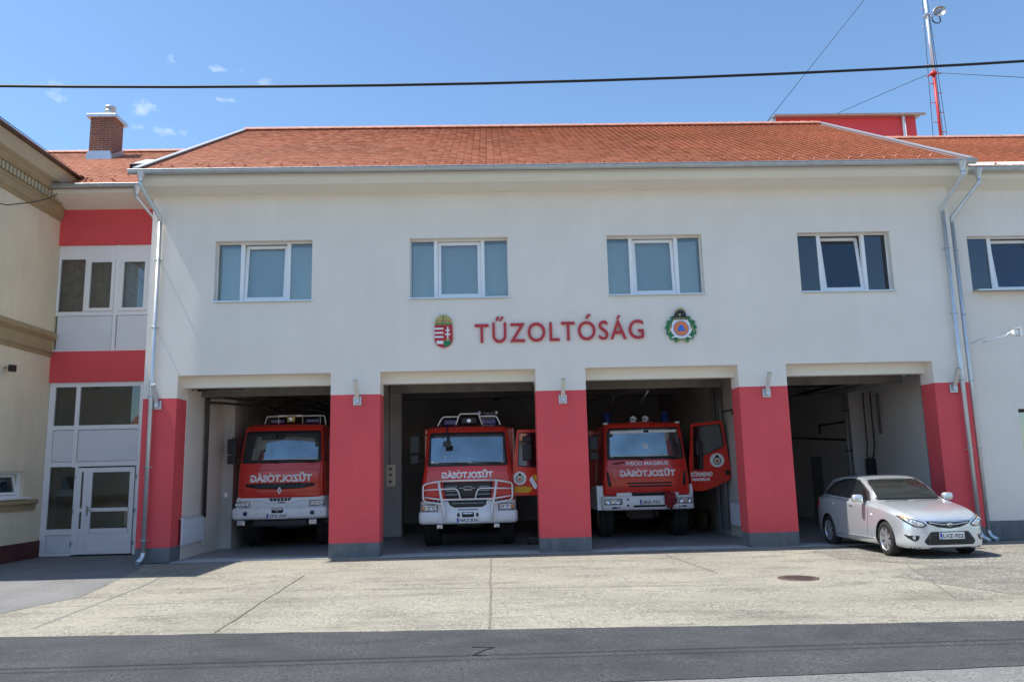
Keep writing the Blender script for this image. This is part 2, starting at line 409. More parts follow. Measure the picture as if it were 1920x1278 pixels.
def fill2d(outline, hole=None, res=None):
    vs = [Vector(p) for p in outline]; n = len(vs); edges = [(i, (i+1) % n) for i in range(n)]
    if hole:
        h0 = len(vs); vs += [Vector(p) for p in hole]; k = len(hole); edges += [(h0+i, h0+(i+1) % k) for i in range(k)]
    def inside(p, poly):
        c = False; j = len(poly)-1
        for i in range(len(poly)):
            a, b = poly[i], poly[j]
            if (a[1] > p[1]) != (b[1] > p[1]) and p[0] < (b[0]-a[0])*(p[1]-a[1])/(b[1]-a[1])+a[0]: c = not c
            j = i
        return c
    if res:
        xs = [p[0] for p in outline]; zs = [p[1] for p in outline]
        x = min(xs)+res*.5
        while x < max(xs):
            z = min(zs)+res*.5
            while z < max(zs):
                if inside((x, z), outline) and not (hole and inside((x, z), hole)): vs.append(Vector((x, z)))
                z += res
            x += res
    r = geometry.delaunay_2d_cdt(vs, edges, [], 1, 1e-5)
    V = [(v.x, v.y) for v in r[0]]; F = []
    for f in r[2]:
        c = (sum(V[i][0] for i in f)/len(f), sum(V[i][1] for i in f)/len(f))
        if inside(c, outline) and not (hole and inside(c, hole)): F.append(tuple(f))
    return V, F
def densify(poly, step):
    out = []
    for i, p in enumerate(poly):
        q = poly[(i+1) % len(poly)]; d = math.dist(p, q); k = max(1, int(d/step))
        for j in range(k): out.append((p[0]+(q[0]-p[0])*j/k, p[1]+(q[1]-p[1])*j/k))
    return out
def rounded(poly, r, seg=4):
    """round the corners of a polygon"""
    out = []; n = len(poly)
    for i in range(n):
        p0, p, p1 = Vector(poly[i-1]), Vector(poly[i]), Vector(poly[(i+1) % n])
        a = (p0-p); b = (p1-p); rr = min(r, a.length*.45, b.length*.45)
        A = p+a.normalized()*rr; B = p+b.normalized()*rr
        for k in range(seg+1):
            t = k/seg; q = A*(1-t)**2 + p*2*t*(1-t) + B*t*t; out.append((q.x, q.y))
    return out
def circle2d(cx, cz, r, n=24, rz=None): return [(cx+r*cos(2*pi*i/n), cz+(rz or r)*sin(2*pi*i/n)) for i in range(n)]
class Surf:
    """project flat shapes on to a body"""
    def __init__(s, objs):
        vs = []; fs = []
        for o in objs:
            k = len(vs); vs += [v.co.copy() for v in o.data.vertices]; fs += [[i+k for i in p.vertices] for p in o.data.polygons]
        s.t = BVHTree.FromPolygons(vs, fs)
    def at(s, a, z, view='front', side=-1):
        if view == 'front': o, d = Vector((a, -6, z)), Vector((0, 1, 0))
        elif view == 'side': o, d = Vector((side*6, a, z)), Vector((-side, 0, 0))
        else: o, d = Vector((a, z, 8)), Vector((0, 0, -1))
        h = s.t.ray_cast(o, d)
        return (h[0], d) if h[0] is not None else (None, d)
    def put(s, mb, vs, fs, off=.006, thick=.012, view='front', side=-1, m=0, smooth=False):
        last = None; P = []; Q = []
        hits = [s.at(x, z, view, side) for x, z in vs]
        ok = [i for i, h in enumerate(hits) if h[0] is not None]
        if not ok: return
        for i, (h, d) in enumerate(hits):
            if h is None:
                j = min(ok, key=lambda k: (vs[k][0]-vs[i][0])**2+(vs[k][1]-vs[i][1])**2); hh = hits[j][0].copy()
                if view == 'front': hh.x, hh.z = vs[i]
                elif view == 'side': hh.y, hh.z = vs[i]
                else: hh.x, hh.y = vs[i]
                h = hh
            P.append(h-d*off); Q.append(h-d*off+d*thick)
        n = len(vs); cnt = {}
        for f in fs:
            for i in range(len(f)):
                e = (f[i], f[(i+1) % len(f)]); cnt.setdefault(tuple(sorted(e)), []).append(e)
        mb.add(P+Q, [tuple(f) for f in fs], m, smooth)
        side_f = []
        for k, es in cnt.items():
            if len(es) == 1: a, b = es[0]; side_f.append((b, a, a+n, b+n))
        mb.add(P+Q, side_f, m)
    def shape(s, mb, outline, off=.006, thick=.012, view='front', side=-1, m=0, res=.08, hole=None, smooth=True):
        o = densify(outline, res); h = densify(hole, res) if hole else None
        V, F = fill2d(o, h, res); s.put(mb, V, F, off, thick, view, side, m, smooth)
    def line(s, mb, pts, r=.008, off=.0, view='front', side=-1, m=0, n=5, step=.06):
        path = []
        for i in range(len(pts)-1):
            p, q = pts[i], pts[i+1]; k = max(1, int(math.dist(p, q)/step))
            for j in range(k+(i == len(pts)-2)):
                t = j/k; h, d = s.at(p[0]+(q[0]-p[0])*t, p[1]+(q[1]-p[1])*t, view, side)
                if h is not None: path.append(h-d*off)
        if len(path) > 1: mb.tube(path, r, n, m)

def streaks(name, lo=.93):
    m = M[name]; t = m.node_tree; b = t.nodes['Principled BSDF']; n = t.nodes.new; l = t.links.new
    src = b.inputs['Base Color'].links[0].from_socket
    tcn = n('ShaderNodeTexCoord'); mp = n('ShaderNodeMapping'); mp.inputs['Scale'].default_value = (2.6, 2.6, .22); l(tcn.outputs['Object'], mp.inputs[0])
    no = n('ShaderNodeTexNoise'); no.inputs['Scale'].default_value = 1.6; no.inputs['Detail'].default_value = 6; no.inputs['Roughness'].default_value = .65; l(mp.outputs[0], no.inputs['Vector'])
    mr = n('ShaderNodeMapRange'); mr.inputs['From Min'].default_value = .35; mr.inputs['From Max'].default_value = .62; mr.inputs['To Min'].default_value = lo; mr.inputs['To Max'].default_value = 1.0; l(no.outputs['Fac'], mr.inputs['Value'])
    vm = n('ShaderNodeVectorMath'); vm.operation = 'SCALE'; l(src, vm.inputs[0]); l(mr.outputs[0], vm.inputs['Scale']); l(vm.outputs[0], b.inputs['Base Color'])
streaks('render_wall', .975); streaks('red_wall', .955); streaks('yellow_wall', .95); streaks('plinth_grey', .75); streaks('hall_wall', .93)
# ================================================================== SETTING
def sheet(name, pts, z, m, kind='structure'):
    mb = MB(); mb.add([(x, y, z) for x, y in pts], [tuple(range(len(pts)))])
    return tag(mb.build(name, m, fix=False), kind=kind)
def wob(p, q, amp, step=.25, seed=0):
    r = random.Random(seed); out = []; k = max(2, int(math.dist(p, q)/step)); off = 0
    nx, ny = -(q[1]-p[1]), (q[0]-p[0]); l = math.hypot(nx, ny) or 1; nx /= l; ny /= l
    for i in range(k):
        t = i/k; off = off*.7 + r.uniform(-amp, amp)*.6; e = min(1, min(t, 1-t)*6)
        out.append((p[0]+(q[0]-p[0])*t+nx*off*e, p[1]+(q[1]-p[1])*t+ny*off*e))
    return out
def poly_wob(pts, amp, step=.25, seed=0):
    out = []
    for i in range(len(pts)): out += wob(pts[i], pts[(i+1) % len(pts)], amp, step, seed+i)
    return out
sheet('ground', [(-400, -600), (400, -600), (400, 700), (-400, 700)], -.030, 'earth')
apron = sheet('apron', [(-16, 2.3), (-16, -8.0), (-6.04, -8.30), (.2, -8.72), (6.14, -9.08), (24, -10.1), (24, .4), (11.4, .4), (11.4, -.001), (-8.1, -.001), (-8.1, 2.3)], -.014, 'apron_concrete')
road = sheet('road', wob((-30, -7.0), (-6.04, -8.28), .02, .4, 3) + wob((-6.04, -8.28), (.2, -8.70), .022, .15, 4) + wob((.2, -8.70), (6.14, -9.06), .022, .15, 5) + wob((6.14, -9.06), (30, -10.4), .02, .4, 6) +
             [(30, -14.5)] + wob((6, -11.02), (-2.0, -11.32), .03, .3, 8) + [(-30, -12.2)], -.008, 'asphalt_new')
sheet('far_lane', [(-30, -11.5), (-30, -22), (30, -22), (30, -9.6), (6, -10.5), (0, -10.9)], -.014, 'asphalt_old')
sheet('pavement', [(-30, -22.004), (30, -22.004), (30, -40), (-30, -40)], -.014, 'asphalt_side')
sheet('side_asphalt', poly_wob([(-8.6, 2.2), (-11.5, 2.2), (-11.5, -2.4), (-15, -2.5), (-15, -6.2), (-7.1, -6.45), (-6.75, -5.0), (-7.4, -1.4)], .03, .3, 20), -.010, 'asphalt_side')
sheet('gravel', poly_wob([(6.9, -1.0), (8.3, -.35), (11.4, -.3), (13, -.2), (22, -.2), (22, -9.3), (9.5, -8.2), (7.2, -7.2), (6.5, -5.2), (7.9, -3.9), (6.8, -2.6)], .12, .25, 40), -.010, 'gravel_patch')
# joints and cracks of the slabs
def crack(name, pts, w, z=-.006, amp=.02, seed=1, m='crack_dark', parent=None):
    ctr = []
    for i in range(len(pts)-1): ctr += wob(pts[i], pts[i+1], amp, .12, seed+i)
    ctr.append(pts[-1]); r = random.Random(seed); L_, R_ = [], []
    for i, p in enumerate(ctr):
        a = ctr[max(0, i-1)]; b = ctr[min(len(ctr)-1, i+1)]; dx, dy = b[0]-a[0], b[1]-a[1]; l = math.hypot(dx, dy) or 1
        ww = w*r.uniform(.35, 1.1)/2; L_.append((p[0]-dy/l*ww, p[1]+dx/l*ww, z)); R_.append((p[0]+dy/l*ww, p[1]-dx/l*ww, z))
    mb = MB(); n = len(L_); mb.add(L_+R_, [(i, i+n, i+n+1, i+1) for i in range(n-1)])
    o = mb.build(name, m, fix=False); o.parent = parent; 
    if not parent: tag(o, kind='structure')
    return o
for i, (pts, w) in enumerate([([(-.08, -.9), (-.08, -8.6)], .035), ([(-3.62, -2.9), (-3.42, -8.4)], .03), ([(3.68, -1.1), (3.93, -4.2)], .022), ([(6.8, -.6), (7.6, -3.6), (6.3, -7.4)], .02),
                              ([(-3.5, -4.85), (-.1, -5.25), (3.0, -5.55)], .03), ([(-7.0, -4.7), (-5.2, -4.8), (-3.9, -3.6)], .022), ([(-6.9, -6.0), (-4.9, -5.95), (-3.9, -6.0)], .022),
                              ([(-5.2, -7.2), (-4.3, -6.9)], .018), ([(3.0, -5.6), (4.3, -5.65)], .014)]):
    crack('joint', pts, w, seed=i*9+2, amp=.012 if i < 4 else .03, parent=apron)
crack('tar_mark', [(-.26, -9.62), (-.02, -9.66), (-.12, -9.78), (-.24, -10.02), (-.10, -10.04)], .045, z=-.004, amp=.006, seed=77, m='tar_black', parent=road)
mb = MB(); mb.box(-7.3, 11.15, .0, 12.2, -.2, 0)
hall_floor = tag(mb.build('hall_floor', 'hall_floor'), kind='structure')
for a, b in ((-7.314, -3.758), (-2.606, 1.044), (2.227, 5.865), (7.021, 10.565)):
    mb = MB(); mb.box(a+.01, b-.01, .02, .62, -.03, .004); mb.build('threshold', 'threshold', hall_floor)

# ================================================================== FIRE STATION (main hall)
OPEN = [(-7.314, -3.758), (-2.606, 1.044), (2.227, 5.865), (7.021, 10.565)]
WIN = [(-6.56, -4.25), (-1.91, .46), (2.87, 5.20), (7.56, 9.85)]
WZ = (5.976, 7.457)
st = thing('fire_station', (0, 0, 0), 'long pale two-storey fire station with red piers, four open bays and orange tiles', 'fire station')
mb = MB()
wall_holes(mb, -8.09, 11.40, 0, 8.62, 0, .60, [(a, b, -.01, 4.22) for a, b in OPEN] + [(a, b, *WZ) for a, b in WIN], [(.325, 2), (3.696, 1), (99, 0)])
for a, b in OPEN: mb.box(a-.01, b+.01, .36, .595, 3.97, 4.23, 3)
mb.build('front_wall', ['render_wall', 'red_wall', 'plinth_grey', 'soffit'], st, fix=False)
# gable walls, back wall
mb = MB()
for x0, x1 in ((-8.09, -7.30), (11.15, 11.397)):
    mb.prism([(.6, 0), (15.6, 0), (15.6, 8.3), (7, 13.3), (.6, 9.6)], x0, x1, 'X', 0)
mb.box(-7.3, 11.15, 15.2, 15.6, 0, 8.9, 0)
mb.build('gable_wall', ['render_wall'], st)
# hall interior
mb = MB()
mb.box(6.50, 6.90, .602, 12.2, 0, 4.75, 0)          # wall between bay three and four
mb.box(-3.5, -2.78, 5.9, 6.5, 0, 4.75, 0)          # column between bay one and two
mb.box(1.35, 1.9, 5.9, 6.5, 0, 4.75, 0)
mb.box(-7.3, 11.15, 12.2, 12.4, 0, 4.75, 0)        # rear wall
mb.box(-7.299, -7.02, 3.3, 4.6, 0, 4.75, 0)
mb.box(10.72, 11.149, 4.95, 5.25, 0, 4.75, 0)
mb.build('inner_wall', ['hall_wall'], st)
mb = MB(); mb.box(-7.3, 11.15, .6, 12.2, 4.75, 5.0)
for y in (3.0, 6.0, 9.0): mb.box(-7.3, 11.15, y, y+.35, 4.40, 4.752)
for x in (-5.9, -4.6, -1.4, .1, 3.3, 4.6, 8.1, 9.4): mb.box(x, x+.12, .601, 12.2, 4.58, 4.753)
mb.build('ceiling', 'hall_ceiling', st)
mb = MB(); mb.box(9.0, 9.9, 12.17, 12.22, 0, 2.1); mb.build('rear_door', 'pipe_grey', st)
mb = MB(); mb.box(11.09, 11.16, 8.2, 9.1, 0, 2.1); mb.build('side_door', 'pipe_grey', st)
# overhead doors, folded back under the ceiling
for a, b in OPEN:
    mb = MB()
    for k in range(5): mb.bbox(a+.1, b-.1, .75+k*.62, 1.34+k*.62, 4.16+.004*k, 4.21+.004*k, .008)
    od = mb.build('overhead_door', ['hall_wall'], st)
    mb = MB(); mb.box(a-.02, b+.02, 1.5, 1.6, 3.86, 4.40); mb.build('crossbeam', 'beam_grey', st)
    mt = MB()
    for x in (a-.075, b+.025):
        mt.box(x, x+.05, .62, .68, 0, 4.1); mt.tube([(x+.025, .65, 4.0), (x+.025, .72, 4.22), (x+.025, .95, 4.30), (x+.025, 4.4, 4.30)], .028, 6)
    mt.cyl((a+.05, .72, 4.45), (b-.05, .72, 4.45), .05, 10)
    mt.build('door_track', 'pipe_grey', od)

# roof -------------------------------------------------------------------
def tiled(name, parent, x0, x1, ye, ze, yr, zr, clip=None, tw=.19, ex=.165, seed=1):
    O = Vector((x0, ye, ze)); V = Vector((0, yr-ye, zr-ze)); Lr = V.length; V.normalize(); Nn = Vector((0, -V.z, V.y))
    r = random.Random(seed); vs = []; fs = []; tint = []
    rows = int(Lr/ex)+1; cols = int((x1-x0)/tw)+2
    prof = [(0, .035), (.10, .008), (.5, 0), (.90, .008), (1, .035)]
    for k in range(rows):
        t0 = k*ex; t1 = min(t0+ex+.03, Lr+.02)
        for c in range(cols):
            s0 = c*tw
            s1 = s0+tw-.006
            s0 = max(s0, 0); s1 = min(s1, x1-x0)
            if s1-s0 < .03: continue
            if clip and not clip(x0+(s0+s1)/2, t0): continue
            h = .021+r.uniform(-.003, .004); hb = .004; sk = r.uniform(-.004, .004)
            o = len(vs); w = s1-s0
            low = [(s0+w*u, t0+d*.6) for u, d in prof]
            rl = lambda s: .014*(1-(s-s0)/w)
            top = [O+Vector((s, 0, 0))+V*(t+sk)+Nn*(h+rl(s)) for s, t in low] + [O+Vector((s1, 0, 0))+V*t1+Nn*hb, O+Vector((s0, 0, 0))+V*t1+Nn*(hb+.014)]
            bot = [O+Vector((s, 0, 0))+V*(t+sk)+Nn*(h-.015) for s, t in low]
            vs += top+bot+[O+Vector((s0, 0, 0))+V*t1+Nn*(hb-.008)]
            fs.append((o, o+6, o+12, o+7))
            fs.append((o, o+1, o+2, o+3, o+4, o+5, o+6))
            for i in range(4): fs.append((o+i+1, o+i, o+7+i, o+8+i))
            tv = min(1, max(0, r.gauss(.52, .13))); tint += [tv]*13
    # sarking below
    o = len(vs); vs += [O-Nn*.012, O+Vector((x1-x0, 0, 0))-Nn*.012, O+Vector((x1-x0, 0, 0))+V*Lr-Nn*.012, O+V*Lr-Nn*.012]; fs.append((o, o+1, o+2, o+3)); tint += [.3]*4
    me = bpy.data.meshes.new(name); me.from_pydata([tuple(v) for v in vs], [], fs); me.materials.append(M['clay_tile'])
    at = me.attributes.new('tint', 'FLOAT', 'POINT'); at.data.foreach_set('value', tint)
    ob = bpy.data.objects.new(name, me); COL.objects.link(ob); ob.parent = parent
    return ob
def ridge(name, parent, x0, x1, y, z, r=.11, n=7, step=.36):
    mb = MB(); x = x0
    while x < x1:
        e = min(x+step+.03, x1+.05)
        pr = [(y+cos(pi*j/n)*r*1.0, z+sin(pi*j/n)*r) for j in range(n+1)]
        pr2 = [(y+cos(pi*j/n)*r*.86, z+sin(pi*j/n)*r*.86) for j in range(n+1)]
        k = n+1; vs = [(x, a, b) for a, b in pr]+[(e, a, b) for a, b in pr2]
        mb.add(vs, [(j, j+1, k+j+1, k+j) for j in range(n)], 0, True); mb.add(vs, [tuple(range(k))[::-1]])
        x += step
    return mb.build(name, 'ridge_tile', parent, fix=False)
mat('ridge_tile', (.62, .30, .21), .7, var=.15, vscale=4)
def half_gutter(mb, x0, x1, y, z, r=.085, n=8):
    vs = []
    for x in (x0, x1):
        vs += [(x, y+r*cos(pi+pi*j/n), z+r*sin(pi+pi*j/n)) for j in range(n+1)] + [(x, y+(r-.012)*cos(2*pi-pi*j/n), z+(r-.012)*sin(2*pi-pi*j/n)) for j in range(n+1)]
    k = 2*(n+1); mb.add(vs, [(i, (i+1) % k, k+(i+1) % k, k+i) for i in range(k)], 0, True)
    for x, o in ((x0, 0), (x1, k)): mb.add(vs[o:o+k], [tuple(range(k))])
    mb.tube([(x0, y-r-.004, z+.004), (x1, y-r-.004, z+.004)], .011, 6)
    mb.box(x0, x1, y+r-.01, y+r+.004, z-.02, z+.06)
main_roof = tag(tiled('roof', st, -8.18, 11.58, -.80, 8.93, 7.0, 13.43, seed=2), None)
tb = MB(); tb.prism([(7.0, 13.43), (16.0, 8.3), (16.0, 8.2), (7.0, 13.3)], -8.18, 11.58, 'X'); tb.build('rear_roof', 'clay_tile', main_roof)
ridge('ridge_cap', main_roof, -8.2, 11.5, 7.0, 13.47)
# eaves box (soffit) and verge flashing
mb = MB(); mb.prism([(-.74, 8.86), (-.70, 8.72), (-.60, 8.64), (0.0, 8.60), (0.0, 9.3)], -8.17, 11.57, 'X'); mb.build('soffit', 'soffit', st)
for x in (-8.24, 11.54):
    mb = MB(); mb.prism([(-.84, 8.84), (-.84, 8.99), (7.0, 13.52), (7.0, 13.33)], x, x+.07, 'X'); 
    mb.prism([(-.84, 8.99), (-.84, 9.01), (7.0, 13.54), (7.0, 13.515)], x-.02, x+.12, 'X'); mb.build('verge_flashing', 'flashing', st)
mb = MB(); half_gutter(mb, -8.30, 11.64, -.90, 8.90)
gut = mb.build('gutter', 'zinc', st, fix=False)
mb = MB(); mb.v = []; mb.revolve([(0, .0), (.03, .0), (.03, .05), (0, .05)], 'Y', (0, 0, 0), 8)
# snow guards: small hooks in two staggered rows
def snow_guard_mesh():
    mb = MB(); mb.prism([(-.035, .0), (.035, .0), (.010, .06), (-.010, .06)], 0, .016, 'Y'); mb.prism([(0, .0), (.13, .0), (0, .045)], -.008, .008, 'X'); return mb
V_ = Vector((0, 7.8, 4.5)).normalized()
sg0 = 0
sg = snow_guard_mesh().build('snow_guard', 'ridge_tile', main_roof)
x = -7.9; i = 0
while x < 11.4:
    o = sg if i == 0 else sg.copy()
    if i: COL.objects.link(o); o.parent = main_roof
    t = .40 if i % 2 else .72
    o.location = (x, -.80+V_.y*t, 8.965+V_.z*t); o.rotation_euler = (atan2(V_.z, V_.y), 0, 0)
    x += .46 if i % 2 else .40; i += 1

# windows ----------------------------------------------------------------
def frame_rect(mb, x0, x1, z0, z1, y0, y1, w, m=0):
    mb.box(x0, x1, y0, y1, z1-w, z1, m); mb.box(x0, x1, y0, y1, z0, z0+w, m); mb.box(x0, x0+w, y0, y1, z0+w, z1-w, m); mb.box(x1-w, x1, y0, y1, z0+w, z1-w, m)
def upper_window(a, b, z0, z1, parent, tilt, blind, blind_h=1.0, yb=.19, sillm='zinc_light', gm='pane_glass'):
    W = b-a; ml = a+.60*W/2.31; mr = b-.60*W/2.31
    mb = MB(); t = .045
    mb.box(a+.001, b-.001, yb, yb+.08, z1-.03, z1-.001); mb.box(a+.001, b-.001, yb, yb+.08, z0+.001, z0+.05)
    mb.box(a+.001, a+.02, yb, yb+.08, z0+.05, z1-.03); mb.box(b-.02, b-.001, yb, yb+.08, z0+.05, z1-.03)
    mb.box(ml-t, ml+t, yb-.005, yb+.082, z0+.05, z1-.03); mb.box(mr-t, mr+t, yb-.005, yb+.082, z0+.05, z1-.03)
    w = mb.build('window', 'white_pvc', parent)
    g = MB(); g.box(a+.02, ml-t, yb+.03, yb+.038, z0+.05, z1-.03); g.build('pane', gm, w)
    g = MB(); g.box(mr+t, b-.02, yb+.03, yb+.038, z0+.05, z1-.03); g.build('pane', gm, w)
    # tilted sash with its pane
    s = MB(); frame_rect(s, ml+t+.005, mr-t-.005, .0, z1-z0-.10, -.035, .035, .075)
    g = MB(); g.box(ml+t+.08, mr-t-.08, -.004, .004, .075, z1-z0-.175)
    for mbx, nm, mm in ((s, 'sash', 'white_pvc'), (g, 'pane', gm)):
        o = mbx.build(nm, mm, w); o.location = (0, yb+.045, z0+.055); o.rotation_euler = (-radians(tilt), 0, 0)
    sl = MB(); sl.prism([(yb, z0+.03), (-.055, z0+.004), (-.055, z0-.03), (-.045, z0-.03), (-.045, z0-.004), (yb, z0+.012)], a-.02, b+.02, 'X'); sl.build('sill', sillm, w)
    if blind:
        bl = MB(); bl.box(a+.03, b-.03, yb+.26, yb+.27, z1-.06-(z1-z0-.1)*blind_h, z1-.06); bl.build('blind', blind, w)
    return w
for i, (a, b) in enumerate(WIN):
    upper_window(a, b, *WZ, st, (4.5, 2.0, 3.5, 6.5)[i], ('blind', 'blind', 'blind', None)[i], (1, 1, 1, 0)[i], gm=('pane_glass', 'pane_glass', 'pane_glass', 'pane_dark')[i])
# upper storey backing so the rooms read as dark rooms
mb = MB(); mb.box(-7.3, 11.15, 4.2, 4.3, 5.0, 9.0); mb.build('room_wall', 'hall_wall', st)
mb = MB(); mb.box(-7.3, 11.15, .6, 4.2, 8.4, 8.5); mb.build('room_ceiling', 'hall_wall', st)

# downpipes ----------------------------------------------------------------
def downpipe(parent, xt, yt, zt, x, y, zb, r=.05, top=.55, foot=True, m='zinc_light', foot_dx=0):
    mb = MB()
    mb.revolve([(.115, .02), (.11, 0), (.06, -.14), (.052, -.22)], 'Z', (xt, yt, zt), 12)
    mb.tube([(xt, yt, zt-.18), (xt, yt, zt-.30), (x, y, zt-.30-top), (x, y, zt-.42-top)], r, 12)
    mb.tube([(x, y, zt-.40-top), (x, y, zb+.22)], r, 12)
    if foot: mb.tube([(x, y, zb+.24), (x, y, zb+.20), (x+foot_dx*.4, y-.03, zb+.10), (x+foot_dx, y-.16, zb+.03)], r*1.06, 12)
    dp = mb.build('downpipe', m, parent)
    z = zb+.5
    while z < zt-.8-top:
        bk = MB(); bk.tube([(x+(r+.006)*cos(2*pi*j/12), y+(r+.006)*sin(2*pi*j/12), z) for j in range(12)], .011, 5, closed=True)
        bk.box(x-.012, x+.012, y+r, y+.12, z-.012, z+.012); bk.cyl((x-r-.05, y+.02, z), (x-r, y+.02, z), .012, 6); bk.cyl((x+r, y+.02, z), (x+r+.05, y+.02, z), .012, 6)
        bk.build('bracket', 'zinc', dp); z += 1.62
    return dp
downpipe(st, -8.02, -.90, 8.86, -7.86, -.11, 0, foot_dx=-.05)
downpipe(st, 11.30, -.90, 8.86, 11.18, -.11, 0, foot_dx=.12)

# ================================================================== LINK BUILDING (left, recessed)
LY = 2.2
lk = thing('link_building', (0, 0, 0), 'recessed link building with red bands and white glazing beside the yellow house', 'building')
mb = MB()
mb.box(-11.5, -8.09, LY, LY+.35, 8.08, 9.55, 0); mb.build('red_band', 'red_wall', lk)
mb = MB(); mb.box(-11.5, -8.09, LY, LY+.35, 4.39, 5.20, 0); mb.build('red_band', 'red_wall', lk)
mb = MB(); mb.box(-11.5, -8.09, LY+.352, LY+.40, 4.3, 6.25, 0); mb.build('parapet', 'render_wall', lk)
mb = MB()
wall_x = [(-20, -11.5)]
mb.box(-20, -11.5, LY+.3, LY+.5, 0, 9.4); mb.box(-11.5, -8.09, 7.0, 7.2, 0, 9.3); mb.box(-11.5, -8.1, LY+.36, 7, 4.6, 4.8)
mb.box(-11.9, -11.5, 2.92, 7.0, 0, 9.3); mb.build('wall', 'render_wall', lk)
lroof = tiled('roof', lk, -18, -8.10, 1.36, 9.44, 7.4, 12.88, seed=5)
ridge('ridge_cap', lroof, -18, -8.2, 7.4, 12.90)
mb = MB(); mb.prism([(7.4, 12.88), (14, 9.2), (14, 9.1), (7.4, 12.7)], -18, -8.6, 'X'); mb.build('rear_roof', 'clay_tile', lroof)
mb = MB(); mb.prism([(1.42, 9.36), (1.45, 9.26), (LY, 9.06), (LY, 9.7)], -11.95, -8.09, 'X'); mb.build('soffit', 'soffit', lk)
mb = MB(); half_gutter(mb, -11.95, -9.0, 1.30, 9.42); mb.build('gutter', 'zinc', lk, fix=False)
V2 = Vector((0, 6.04, 3.44)).normalized()
for i, (x, t) in enumerate([(-11.25, .35), (-10.75, .62), (-10.62, .30), (-10.55, .48), (-10.05, .64), (-9.95, .46), (-9.85, .30), (-9.35, .62), (-9.22, .46), (-9.1, .30)]):
    o = sg.copy(); COL.objects.link(o); o.parent = lroof; o.location = (x, 1.36+V2.y*t, 9.475+V2.z*t); o.rotation_euler = (atan2(V2.z, V2.y), 0, 0)
# small tile vents rising across the roof
for i in range(9):
    t = .75+.16*i; o = sg.copy(); COL.objects.link(o); o.parent = lroof; o.location = (-11.15+.30*i, 1.36+V2.y*t, 9.475+V2.z*t); o.rotation_euler = (atan2(V2.z, V2.y), 0, 0); o.scale = (.8, .8, .6)
# skylight
mb = MB(); mb.bbox(-9.75, -8.85, 0, 1.1, 0, .14, .015); sk = mb.build('skylight', 'dark_metal', lroof); sk.location = (-.72, 3.75, 10.84); sk.rotation_euler = (atan2(V2.z, V2.y)-.02, 0, 0)
mb = MB(); mb.box(-9.66, -8.94, .09, 1.0, .142, .15); g = mb.build('pane', 'blind', sk)
# upper glazing
mb = MB(); y0, y1 = LY+.06, LY+.14
xa, xb = -11.49, -8.2
mb.build('side_wall', 'hall_wall', lk) if False else None
mb.box(xa, xb, y0, y1, 7.70, 8.078); mb.box(xa, xb, y0, y1, 6.16, 6.27); mb.box(xa, xb, y0, y1, 5.202, 5.27)
for x in (-11.49, -10.78, -9.92, -9.14+.02): mb.box(x, x+.06, y0-.01, y1+.01, 6.27, 7.70)
mb.box(-9.98, -9.90, y0-.02, y1+.02, 5.202, 8.077); mb.box(-8.3, -8.2, y0, y1, 5.27, 7.7)
uf = mb.build('window', 'white_pvc', lk)
for a, b in ((-11.44, -10.0), (-9.88, -8.3)):
    mb = MB(); mb.bbox(a, b, y0+.02, y1-.02, 5.275, 6.155, .01); mb.build('panel', 'white_panel', uf)
s1 = MB(); frame_rect(s1, -10.72, -9.99, 6.275, 7.695, y0-.03, y0+.05, .085); s1.build('sash', 'white_pvc', uf)
s1 = MB(); frame_rect(s1, -9.85, -9.12, 6.275, 7.695, y0-.03, y0+.05, .085); s1.build('sash', 'white_pvc', uf)
for a, b in ((-11.43, -10.78), (-10.63, -10.08), (-9.76, -9.21), (-9.06, -8.3)):
    g = MB(); g.box(a, b, y0+.02, y0+.028, 6.35 if a in (-10.63, -9.76) else 6.27, 7.62 if a in (-10.63, -9.76) else 7.70); g.build('pane', 'door_glass', uf)
def curtain(parent, x0, x1, z0, z1, y, m, seed):
    r = random.Random(seed); mb = MB(); n = int((x1-x0)/.035); pts = []
    for i in range(n+1): pts.append((x0+(x1-x0)*i/n, y+.035*sin(i*1.1+r.uniform(-.5, .5))+r.uniform(-.008, .008)))
    vs = [(x, yy, z0) for x, yy in pts]+[(x, yy, z1) for x, yy in pts]; mb.add(vs, [(i, i+1, n+2+i, n+1+i) for i in range(n)], 0, True)
    mb.build('curtain', m, parent, fix=False)
curtain(uf, -11.45, -10.0, 6.2, 7.75, LY+.22, 'curtain', 3); curtain(uf, -9.88, -8.3, 6.2, 7.75, LY+.22, 'curtain_light', 4)
# entrance screen
mb = MB()
mb.box(-11.49, -11.34, y0, y1, 0, 4.388); mb.box(-9.16, -8.2, y0, y1, 0, 4.388); mb.box(-11.34, -9.16, y0, y1, 4.27, 4.388); mb.box(-11.34, -9.16, y0, y1, 3.16, 3.27)
mb.box(-10.80, -10.70, y0-.01, y1+.01, 2.20, 4.27); mb.box(-11.34, -9.16, y0, y1, 2.22, 2.34); mb.box(-10.70, -10.62, y0-.01, y1+.01, .02, 2.22); mb.box(-11.34, -10.70, y0, y1, .52, .66); mb.box(-11.34, -10.7, y0, y1, .0, .07)
es = mb.build('entrance_screen', 'white_pvc', lk)
for a, b, c, d in ((-11.33, -10.81, 2.35, 3.15), (-10.69, -9.17, 2.35, 3.15), (-11.33, -10.71, .075, .515)):
    mb = MB(); mb.bbox(a, b, y0+.02, y1-.02, c, d, .012); mb.build('panel', 'white_panel', es)
for a, b, c, d in ((-11.34, -10.80, 3.27, 4.27), (-10.70, -9.16, 3.27, 4.27), (-11.34, -10.70, .66, 2.22)):
    g = MB(); g.box(a, b, y0+.03, y0+.038, c, d); g.build('pane', 'door_glass', es)
